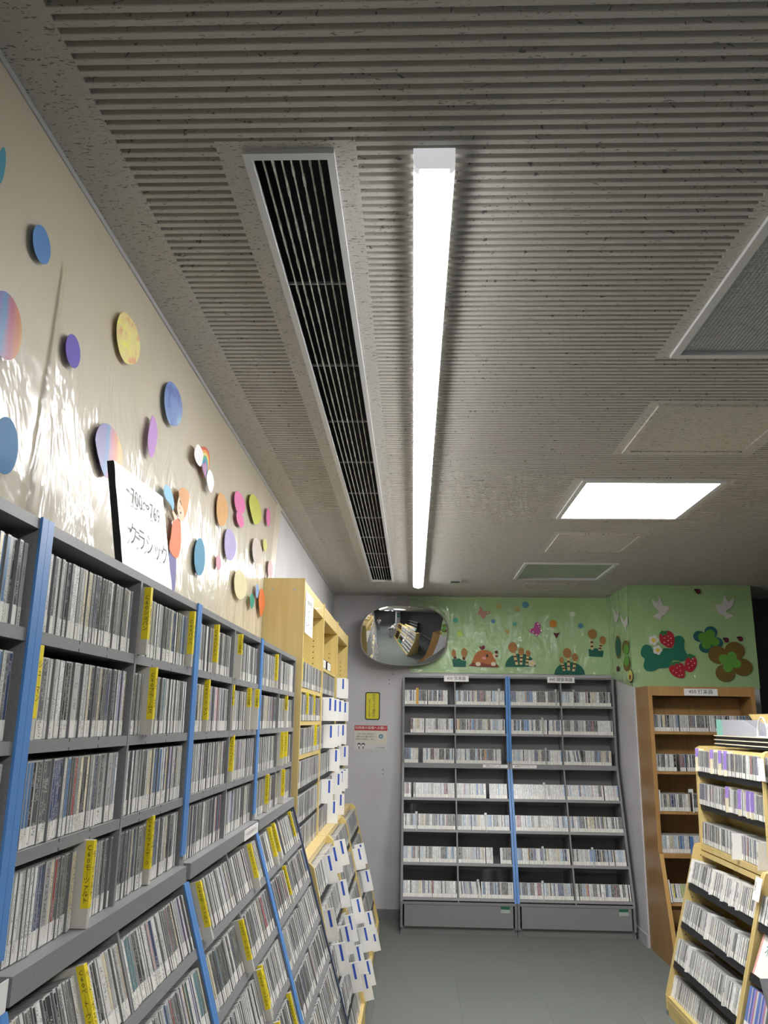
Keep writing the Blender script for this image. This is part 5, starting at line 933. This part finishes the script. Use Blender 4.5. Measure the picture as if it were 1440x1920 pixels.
for i, (cy, cz, ry, rz, m_, fold, lb) in enumerate(BL):
    bm = bmesh.new(); n = 32; c0 = None
    d0 = .020 + (.0006 if i in (11,) else 0)
    ring = []
    for rr in (0.0, .5, 1.0):
        if rr == 0: ring.append([bm.verts.new((XL+d0, cy, cz))]); continue
        q = []
        for k in range(n):
            a = 2*PI*k/n; yy, zz = math.cos(a), math.sin(a); sx_ = 1.0
            if fold == 3: yy *= (1 - .45*max(0, -zz))
            if fold == 2: yy = yy*.8 + .35*math.sin(zz*2.2)*.6 - .25*zz
            lift = .0
            if fold == 1: lift = .010*rr*rr*max(0, yy)
            elif fold: lift = .002*rr*abs(yy)
            q.append(bm.verts.new((XL+d0+lift, cy+ry*yy*rr, cz+rz*zz*rr)))
        ring.append(q)
    for k in range(n):
        bm.faces.new((ring[0][0], ring[1][k], ring[1][(k+1) % n])); bm.faces.new((ring[1][k], ring[2][k], ring[2][(k+1) % n], ring[1][(k+1) % n]))
    ext = bmesh.ops.extrude_face_region(bm, geom=list(bm.faces))
    for v in ext['geom']:
        if isinstance(v, bmesh.types.BMVert): v.co.x += .0008
    tag(obj('paper_blob', bm, m_), lb, 'paper shape', 'paper shapes on the cream banner')

# ---- cardboard sign standing on the left shelf
sg = thing('category_board', 'white film-wrapped card sign standing on the grey bookcase, reading 700', 'sign', (-.565, 1.64, 1.8595))
pts = [(-.545,1.490,1.8595),(-.545,1.815,1.8595),(-.572,1.78,2.067),(-.572,1.467,2.055)]
nx = Vector((1,0,.12)).normalized()
obj('board', slab([Vector(p) for p in pts], -nx, .012), M['black'], sg)
bm = bmesh.new(); NN = 16; gg = []
for i in range(NN+1):
    gg.append([])
    for j in range(NN+1):
        a, b = i/NN, j/NN; p = (Vector(pts[0])*(1-a)+Vector(pts[1])*a)*(1-b) + (Vector(pts[3])*(1-a)+Vector(pts[2])*a)*b
        gg[-1].append(bm.verts.new(p + nx*(.0015 + .0012*noise.noise(Vector((a*6, b*6, 0))))))
for i in range(NN):
    for j in range(NN): bm.faces.new((gg[i][j], gg[i+1][j], gg[i+1][j+1], gg[i][j+1]))
obj('film_front', bm, M['film_sign'], sg, smooth=True)
tilt = math.atan2(.027, .2)
rl = (PI/2 - tilt, 0, PI/2)
grey_ink = mat('grey_ink', (.03,.03,.035), .6)
writing('700〜769', .048, (-.5578, 1.635, 2.005), rl, sg, grey_ink, bold=.015)
writing('クラシック', .052, (-.5478, 1.650, 1.925), rl, sg, grey_ink, bold=.015)

# ---- notices on the back wall
t = thing('camera_notice', 'yellow vertical security camera notice with black border', 'notice', (-.355, YB-.001, 1.59))
def rrect(x0, x1, z0, z1, r, y):
    out = []
    for cx, cz, a0 in ((x1-r, z1-r, 0), (x0+r, z1-r, PI/2), (x0+r, z0+r, PI), (x1-r, z0+r, 1.5*PI)):
        for k in range(6): a = a0 + k*PI/10; out.append((cx+r*math.cos(a), y, cz+r*math.sin(a)))
    return out
NX0, NX1, NZ0, NZ1 = NOTICE = (-.42, -.29, 1.59, 1.827)
obj('border', slab(rrect(NX0, NX1, NZ0, NZ1, .018, YB), (0,-1,0), .0015), M['ink'], t); obj('panel', slab(rrect(NX0+.009, NX1-.009, NZ0+.009, NZ1-.009, .012, YB-.0015), (0,-1,0), .001), mat('yellow_notice', (.68,.62,.03), .4), t)
writing('\n'.join('防犯カメラ撮影中'), .0255, (NX0+.078, YB-.0028, (NZ0+NZ1)/2), R_BACK, t, ls=1.0, bold=.02)
writing('\n'.join('録画しています市立図書館'), .0125, (NX0+.038, YB-.0028, (NZ0+NZ1)/2-.02), R_BACK, t, ls=1.0)
PX0, PX1, PZ0, PZ1 = (-.508, -.222, 1.345, 1.542)
t = thing('user_notice', 'paper notice to users with a red title band, under the yellow notice', 'notice', (-.365, YB-.001, PZ0))
obj('sheet', B(PX0, PX1, YB-.001, YB, PZ0, PZ1), mat('notice_paper', (.62,.61,.6), .5), t)
obj('title_band', B(PX0, PX1, YB-.0016, YB-.001, PZ1-.042, PZ1), M['red'], t); obj('text_panel', B(PX0+.004, PX1-.004, YB-.0014, YB-.001, PZ0+.052, PZ1-.045), mat('cream_print', (.66,.63,.52), .5), t)
writing('利用者の皆様へお願い', .0275, ((PX0+PX1)/2, YB-.002, PZ1-.021), R_BACK, t, M['white'], bold=.015)
writing('CD・DVDの貸出は\n2番または3番の窓口で\n手続きをお願いします。', .0165, (PX0+.098, YB-.0018, PZ1-.094), R_BACK, t, ls=1.35, bold=.01)
writing('市立中央図書館', .012, (PX1-.06, YB-.0014, PZ0+.012), R_BACK, t)
def disc(x, z, r, y, d=.0005, n=18): return slab([(x+r*math.cos(2*PI*i/n), y, z+r*math.sin(2*PI*i/n)) for i in range(n)], (0,-1,0), d)
obj('disc_icon', disc(PX1-.055, PZ1-.09, .019, YB-.0014), mat('blue_icon', (.08,.22,.38), .4), t); obj('disc_hole', disc(PX1-.055, PZ1-.09, .006, YB-.0019), M['white'], t)
for dx in (.042, .078):
    obj('head_icon', disc(PX0+dx, PZ0+.036, .0145, YB-.0010), M['ink'], t); obj('face_icon', disc(PX0+dx, PZ0+.030, .009, YB-.0015), M['white'], t); obj('body_icon', B(PX0+dx-.004, PX0+dx+.004, YB-.0015, YB-.001, PZ0+.002, PZ0+.022), M['ink'], t)
# wall screws
for x, z, wh in ((-.21, 1.90, 'lower one of the pair below the mirror'), (-.21, 1.935, 'upper one of the pair below the mirror'), (-.255, 1.14, 'lower one of the pair under the paper notice'), (-.255, 1.175, 'upper one of the pair under the paper notice'), (-.18, 1.985, 'just under the convex mirror')):
    tag(obj('wall_screw', disc(x, z, .006, YB, .003), M['kick']), 'small dark screw plug in back wall, ' + wh, 'screw', 'wall screws')

# ---- convex mirror
MC = Vector((-.058, YB-.245, 2.293)); R_ = 1.1; AW, AH = .385, .255
yaw_, pit_ = math.radians(15.5), math.radians(14.5)
nm = Vector((math.sin(yaw_)*math.cos(pit_), -math.cos(yaw_)*math.cos(pit_), -math.sin(pit_)))
ex = Vector((math.cos(yaw_), math.sin(yaw_), 0)); ez = ex.cross(nm)*-1
ez = nm.cross(ex)*-1 if ez.z < 0 else ez
if ez.z < 0: ez = -ez
mir = thing('convex_mirror', 'rounded convex safety mirror above the notices at back wall', 'mirror', MC)
def se(a, n=2.7): c, s = math.cos(a), math.sin(a); return math.copysign(abs(c)**(2/n), c), math.copysign(abs(s)**(2/n), s)
def mpt(x, z, back=0.0): return MC + ex*x + ez*z + nm*(math.sqrt(R_*R_-x*x-z*z)-R_-back)
bm = bmesh.new(); NR, NA = 14, 64; rings = [[bm.verts.new(mpt(0,0))]]
for i in range(1, NR+1):
    rings.append([bm.verts.new(mpt(AW*se(2*PI*k/NA)[0]*i/NR, AH*se(2*PI*k/NA)[1]*i/NR)) for k in range(NA)])
for k in range(NA):
    bm.faces.new((rings[0][0], rings[1][k], rings[1][(k+1) % NA]))
    for i in range(1, NR): bm.faces.new((rings[i][k], rings[i+1][k], rings[i+1][(k+1) % NA], rings[i][(k+1) % NA]))
obj('mirror_face', bm, M['mirror'], mir, smooth=True)
bm = bmesh.new(); rr = []
for sc2, bk in ((1.0,-.001),(1.018,-.003),(1.028,.006),(1.02,.016),(.985,.018)):
    rr.append([bm.verts.new(mpt(AW*se(2*PI*k/NA)[0], AH*se(2*PI*k/NA)[1]) + (ex*se(2*PI*k/NA)[0]*AW + ez*se(2*PI*k/NA)[1]*AH)*(sc2-1) - nm*bk) for k in range(NA)])
for i in range(4):
    for k in range(NA): bm.faces.new((rr[i][k], rr[i+1][k], rr[i+1][(k+1) % NA], rr[i][(k+1) % NA]))
obj('rim', bm, mat('mirror_rim', (.30,.27,.24), .4), mir, smooth=True)
bm = bmesh.new(); q0 = [bm.verts.new(mpt(AW*.985*se(2*PI*k/NA)[0], AH*.985*se(2*PI*k/NA)[1]) - nm*.018) for k in range(NA)]; bm.faces.new(q0)
obj('back_shell', bm, M['kick'], mir)
c_ = MC - nm*.09
obj('bracket', B(c_.x-.03, c_.x+.03, c_.y-.02, YB-.001, c_.z-.02, c_.z+.02), M['kick'], mir)

# ---- letter trays and holders on top of the display rack
tz = 1.4635
t = thing('paper_tray', 'stack of black document trays with cream edges on top of display rack', 'document tray', (1.90, 4.6, tz))
for k in range(3):
    z0 = tz + .003 + k*.022
    obj('tray', B(1.765, 2.03, 4.05, 5.02, z0, z0+.015), M['black'], t); obj('edge', B(1.758, 1.765, 4.05, 5.03, z0+.013, z0+.018), M['cream'], t)
bm = bmesh.new()
for x in (1.78, 2.0): box(bm, x, x+.02, 4.2, 4.22, tz, tz+.003); box(bm, x, x+.02, 4.9, 4.92, tz, tz+.003)
obj('foot', bm, M['black'], t)
z0 = tz + .065
t = thing('magazine_file', 'grey sloping magazine file with mint green spine lying on black trays', 'file box', (1.8, 4.7, z0))
pr = [(5.02, z0), (4.42, z0), (4.42, z0+.032), (4.62, z0+.085), (5.02, z0+.088)]
obj('side', slab([(1.775, y, z) for y, z in pr], (1,0,0), .003), mat('grey_board', (.36,.36,.40), .5), t)
obj('side', slab([(1.86, y, z) for y, z in pr], (1,0,0), .003), mat('grey_board_b', (.36,.36,.40), .5), t)
obj('spine', B(1.7745, 1.775, 4.93, 5.02, z0, z0+.088), mat('mint_board', (.22,.48,.40), .5), t); obj('floor_panel', B(1.778, 1.86, 4.43, 5.02, z0, z0+.003), mat('grey_board_c', (.36,.36,.40), .5), t)
obj('end_panel', B(1.775, 1.863, 5.02, 5.023, z0, z0+.088), mat('mint_board_b', (.22,.48,.40), .5), t)
t = thing('wire_stand', 'white wire loop book stand on black trays at the right edge', 'book stand', (1.8, 4.2, z0))
for k in range(3):
    yc = 4.37 - .12*k; bm = bmesh.new(); pth = [(yc+.07-.14*s, z0+.098*math.sin(PI*s)**.6) for s in np.linspace(0, 1, 22)]; prev = None
    for (y, z) in pth:
        ringv = [bm.verts.new((1.775 + .0045*math.cos(q*PI/3), y + .0045*math.sin(q*PI/3)*.7, z + .0045*math.sin(q*PI/3)*.7)) for q in range(6)]
        if prev:
            for q in range(6): bm.faces.new((prev[q], prev[(q+1) % 6], ringv[(q+1) % 6], ringv[q]))
        prev = ringv
    obj('wire_loop', bm, M['white'], t, smooth=True)
obj('base_wire', B(1.77, 1.78, 4.0, 4.45, z0, z0+.004), M['white'], t)
t = thing('beige_board', 'plain beige wooden board behind the wire stand at right edge', 'board', (1.95, 4.3, z0))  # plain beige board, carries no notices
obj('board', slab([(1.90, 4.80, z0+.085), (1.90, 4.72, z0), (1.90, 3.5, z0), (1.90, 3.5, z0+.118), (1.90, 4.85, z0+.118)], (1,0,0), .015), M['birch_lt'], t)

# ---- things seen only in the mirror: rear of the room
t = thing('rear_lamp', 'small round lamp far behind, seen in the convex mirror', 'lamp', (2.6, -3.0, H-.03))
obj('lamp_shade', slab([(2.6+.1*math.cos(2*PI*i/20), -3.0+.1*math.sin(2*PI*i/20), H) for i in range(20)], (0,0,-1), .02), M['rear_on'], t)
t = thing('rear_bookcase', 'low grey bookcase against the dark rear, seen in the mirror', 'bookcase', (3.9, 1.5, 0))
fr = Frame((4.4, 2.6, 0), (0,-1,0), (-1,0,0))
for u0 in (0, 2.2): obj('side_panel', fbox(fr, u0, u0+.02, 0, .4, 0, 1.5), M['black'], t)
for k in range(5): obj('shelf', fbox(fr, .02, 2.2, 0, .4, .08+.34*k, .10+.34*k), M['white'] if k else M['black'], t)
struct('wall_pillar', B(2.6, 3.2, -1.2, -.6, 0, H+.2), M['wall'])
t = thing('green_poster', 'green and white poster on the rear pillar, seen in mirror', 'poster', (2.9, -.6, 1.6)); obj('sheet', B(2.65, 3.15, -.6, -.595, 1.75, 2.35), mat('teal_print', (.03,.2,.17), .5), t)
writing('CD', .3, (2.9, -.594, 2.05), (PI/2, 0, PI), t, M['white'])

# ---- people (in the mirror): the photographer and a visitor bending over the rack
def figure(name, label, J, E_, cols, root_i=0, loc=(0,0,0)):
    t = thing(name, label, 'person', loc)
    def skin(nm, idx, edges, m, parent):
        me = bpy.data.meshes.new(nm); me.from_pydata([Vector(J[i][0]) for i in idx], [], [(idx.index(a), idx.index(b)) for a, b in edges])
        o = bpy.data.objects.new(nm, me); COL.objects.link(o)
        md = o.modifiers.new('s', 'SKIN'); o.modifiers.new('u', 'SUBSURF').levels = 2
        for i, k in enumerate(idx):
            r = J[k][1]; sv = me.skin_vertices[0].data[i]; sv.radius = (r[0], r[1]); sv.use_root = (i == 0)
        dg = bpy.context.evaluated_depsgraph_get(); m2 = bpy.data.meshes.new_from_object(o.evaluated_get(dg)); m2.name = nm
        bpy.data.objects.remove(o); m2.materials.clear(); m2.materials.append(m); m2.shade_smooth()
        o = bpy.data.objects.new(nm, m2); COL.objects.link(o); o.parent = parent; o.location = -wloc(parent); return o
    for nm, edges, m in E_:
        idx = []
        for a, b in edges:
            for q in (a, b):
                if q not in idx: idx.append(q)
        skin(nm, idx, edges, m, t)
    return t
skinm = mat('skin', (.5,.3,.2), .5); shirt = mat('white_shirt', (.6,.6,.62), .8); trous = mat('grey_trousers', (.2,.2,.21), .8); hairm = mat('dark_hair', (.02,.015,.012), .6); shoe = mat('dark_shoes', (.03,.03,.03), .5)
def person(label, base, head, neck, chest, pelvis, sh, elb, hnd, hip, kne, ank, face, hair_m, shirt_m):
    J = {'pel': (pelvis, (.15,.11)), 'bel': ([(a+b)/2 for a, b in zip(pelvis, chest)], (.13,.10)), 'che': (chest, (.15,.11)), 'nec': (neck, (.055,.055)), 'hd0': (head, (.085,.095)), 'hd1': ([h+f*.0 for h, f in zip((head[0], head[1], head[2]+.09), face)], (.08,.09))}
    for s in (0, 1):
        J['sh%d' % s] = (sh[s], (.058,.058)); J['el%d' % s] = (elb[s], (.04,.04)); J['wr%d' % s] = (hnd[s], (.026,.026))
        J['hp%d' % s] = (hip[s], (.09,.09)); J['kn%d' % s] = (kne[s], (.058,.058)); J['an%d' % s] = (ank[s], (.04,.04))
        toe = [ank[s][0]+face[0]*.14, ank[s][1]+face[1]*.14, .035]; J['to%d' % s] = (toe, (.045,.03)); J['he%d' % s] = ([ank[s][0], ank[s][1], .045], (.045,.04))
    E_ = [('body', [('pel','bel'),('bel','che'),('che','nec'),('nec','hd0'),('hd0','hd1')] + [e for s in '01' for e in (('che','sh'+s),('sh'+s,'el'+s),('el'+s,'wr'+s),('pel','hp'+s),('hp'+s,'kn'+s),('kn'+s,'an'+s),('an'+s,'he'+s),('he'+s,'to'+s))], skinm)]
    J2 = {}
    for k, (p, r) in list(J.items()): J2['c'+k] = (p, (r[0]+.028, r[1]+.028))
    J.update(J2)
    E_.append(('shirt', [('cpel','cbel'),('cbel','cche')] + [e for s in '01' for e in (('cche','csh'+s),('csh'+s,'cel'+s))], shirt_m))
    for k in ('pel',): J['t'+k] = (J[k][0], (J[k][1][0]+.03, J[k][1][1]+.03))
    E_.append(('trousers', [e for s in '01' for e in (('tpel','chp'+s),('chp'+s,'ckn'+s),('ckn'+s,'can'+s))], trous))
    for s in '01': E_.append(('shoe', [('che'+s if False else 'she'+s,'sto'+s)], shoe)); J['she'+s] = (J['he'+s][0], (.055,.05)); J['sto'+s] = (J['to'+s][0], (.052,.04))
    t = figure('person', label, J, E_, None, loc=base)
    # face, hair, ears
    F_ = Vector(face).normalized(); Hc = Vector(head) + Vector((0,0,.055)); Rr = F_.cross(Vector((0,0,1))).normalized(); Up = Rr.cross(F_)
    def ball(nm, c, r, m, squash=(1,1,1)):
        bm = bmesh.new(); bmesh.ops.create_uvsphere(bm, u_segments=14, v_segments=10, radius=1.0)
        for v in bm.verts: v.co = Vector(c) + Rr*v.co.x*r*squash[0] + F_*v.co.y*r*squash[1] + Up*v.co.z*r*squash[2]
        return obj(nm, bm, m, t, smooth=True)
    ball('hair', Hc - F_*.018 + Up*.030, .105, hair_m, (.92,1.0,.9))
    for s in (-1, 1): ball('eye', Hc + F_*.088 + Rr*.032*s + Up*-.01, .011, M['ink']); ball('ear', Hc + Rr*.088*s - Up*.02, .022, skinm, (.4,.7,1.2))
    ball('nose', Hc + F_*.100 - Up*.035, .014, skinm, (.8,1,1.5)); ball('mouth', Hc + F_*.088 - Up*.068, .02, mat('lips', (.35,.12,.1), .5), (1.1,.4,.3))
    # hands: palm with five separate fingers
    for s in (0, 1):
        W_ = Vector(hnd[s]); E2 = Vector(elb[s]); D = (W_-E2).normalized(); Sx = D.cross(Vector((0,0,1)) if abs(D.z) < .9 else Vector((1,0,0))).normalized(); Nn = Sx.cross(D)
        bm = bmesh.new()
        def seg(a, b, r0, r1):
            d = (b-a).normalized(); x_ = d.orthogonal().normalized(); y_ = d.cross(x_)
            A = [bm.verts.new(a + (x_*math.cos(q*PI/3)+y_*math.sin(q*PI/3))*r0) for q in range(6)]; C2 = [bm.verts.new(b + (x_*math.cos(q*PI/3)+y_*math.sin(q*PI/3))*r1) for q in range(6)]
            bm.faces.new(A[::-1]); bm.faces.new(C2)
            for q in range(6): bm.faces.new((A[q], A[(q+1) % 6], C2[(q+1) % 6], C2[q]))
        pc = W_ + D*.05
        vs = [bm.verts.new(W_ + D*a + Sx*b + Nn*c) for a in (0, .09) for b in (-.038, .038) for c in (-.013, .013)]
        for q in ((0,1,3,2),(4,6,7,5),(0,4,5,1),(2,3,7,6),(0,2,6,4),(1,5,7,3)): bm.faces.new([vs[i] for i in q])
        for k, (off, ln) in enumerate(((-.029,.062),(-.010,.072),(.010,.078),(.029,.068))):
            a = W_ + D*.088 + Sx*off; b = a + D*ln*.5 + Nn*.012; c = b + D*ln*.35 + Nn*.03; seg(a, b, .009, .008); seg(b, c, .008, .006)
        sd = 1 if s else -1
        a = W_ + D*.03 + Sx*.036*sd; b = a + D*.03 + Sx*.022*sd; c = b + D*.03 + Nn*.01; seg(a, b, .011, .009); seg(b, c, .009, .007)
        obj('hand', bm, skinm, t)
    return t
person('person in white shirt standing and holding up a phone, seen in the convex mirror', (0,-.35,0), (0,-.20,1.545), (0,-.23,1.44), (0,-.28,1.28), (0,-.30,.92), [(-.18,-.27,1.36),(.18,-.27,1.36)], [(-.24,-.24,1.12),(.24,-.24,1.12)], [(-.085,-.08,1.46),(.085,-.08,1.46)], [(-.09,-.30,.86),(.09,-.30,.86)], [(-.10,-.29,.47),(.10,-.29,.47)], [(-.11,-.32,.09),(.11,-.32,.09)], (0,1,0), hairm, shirt)
t = thing('phone', 'dark phone held up by the standing person, seen in mirror', 'phone', (0,-.02,1.51)); obj('phone_body', B(-.037,.037,-.022,-.014,1.505,1.655), M['black'], t)
person('person in white shirt and white cap bending over the display rack, seen in mirror', (1.10,2.15,0), (1.44,2.25,1.22), (1.36,2.22,1.20), (1.25,2.20,1.16), (1.08,2.15,.90), [(1.28,2.36,1.17),(1.30,2.03,1.15)], [(1.36,2.40,.93),(1.38,2.0,.92)], [(1.50,2.36,1.02),(1.52,2.05,1.0)], [(1.07,2.24,.86),(1.07,2.06,.86)], [(1.13,2.25,.46),(1.08,2.05,.47)], [(1.06,2.25,.09),(1.03,2.05,.09)], (.92,.15,-.35), mat('white_cap', (.65,.65,.66), .8), shirt)
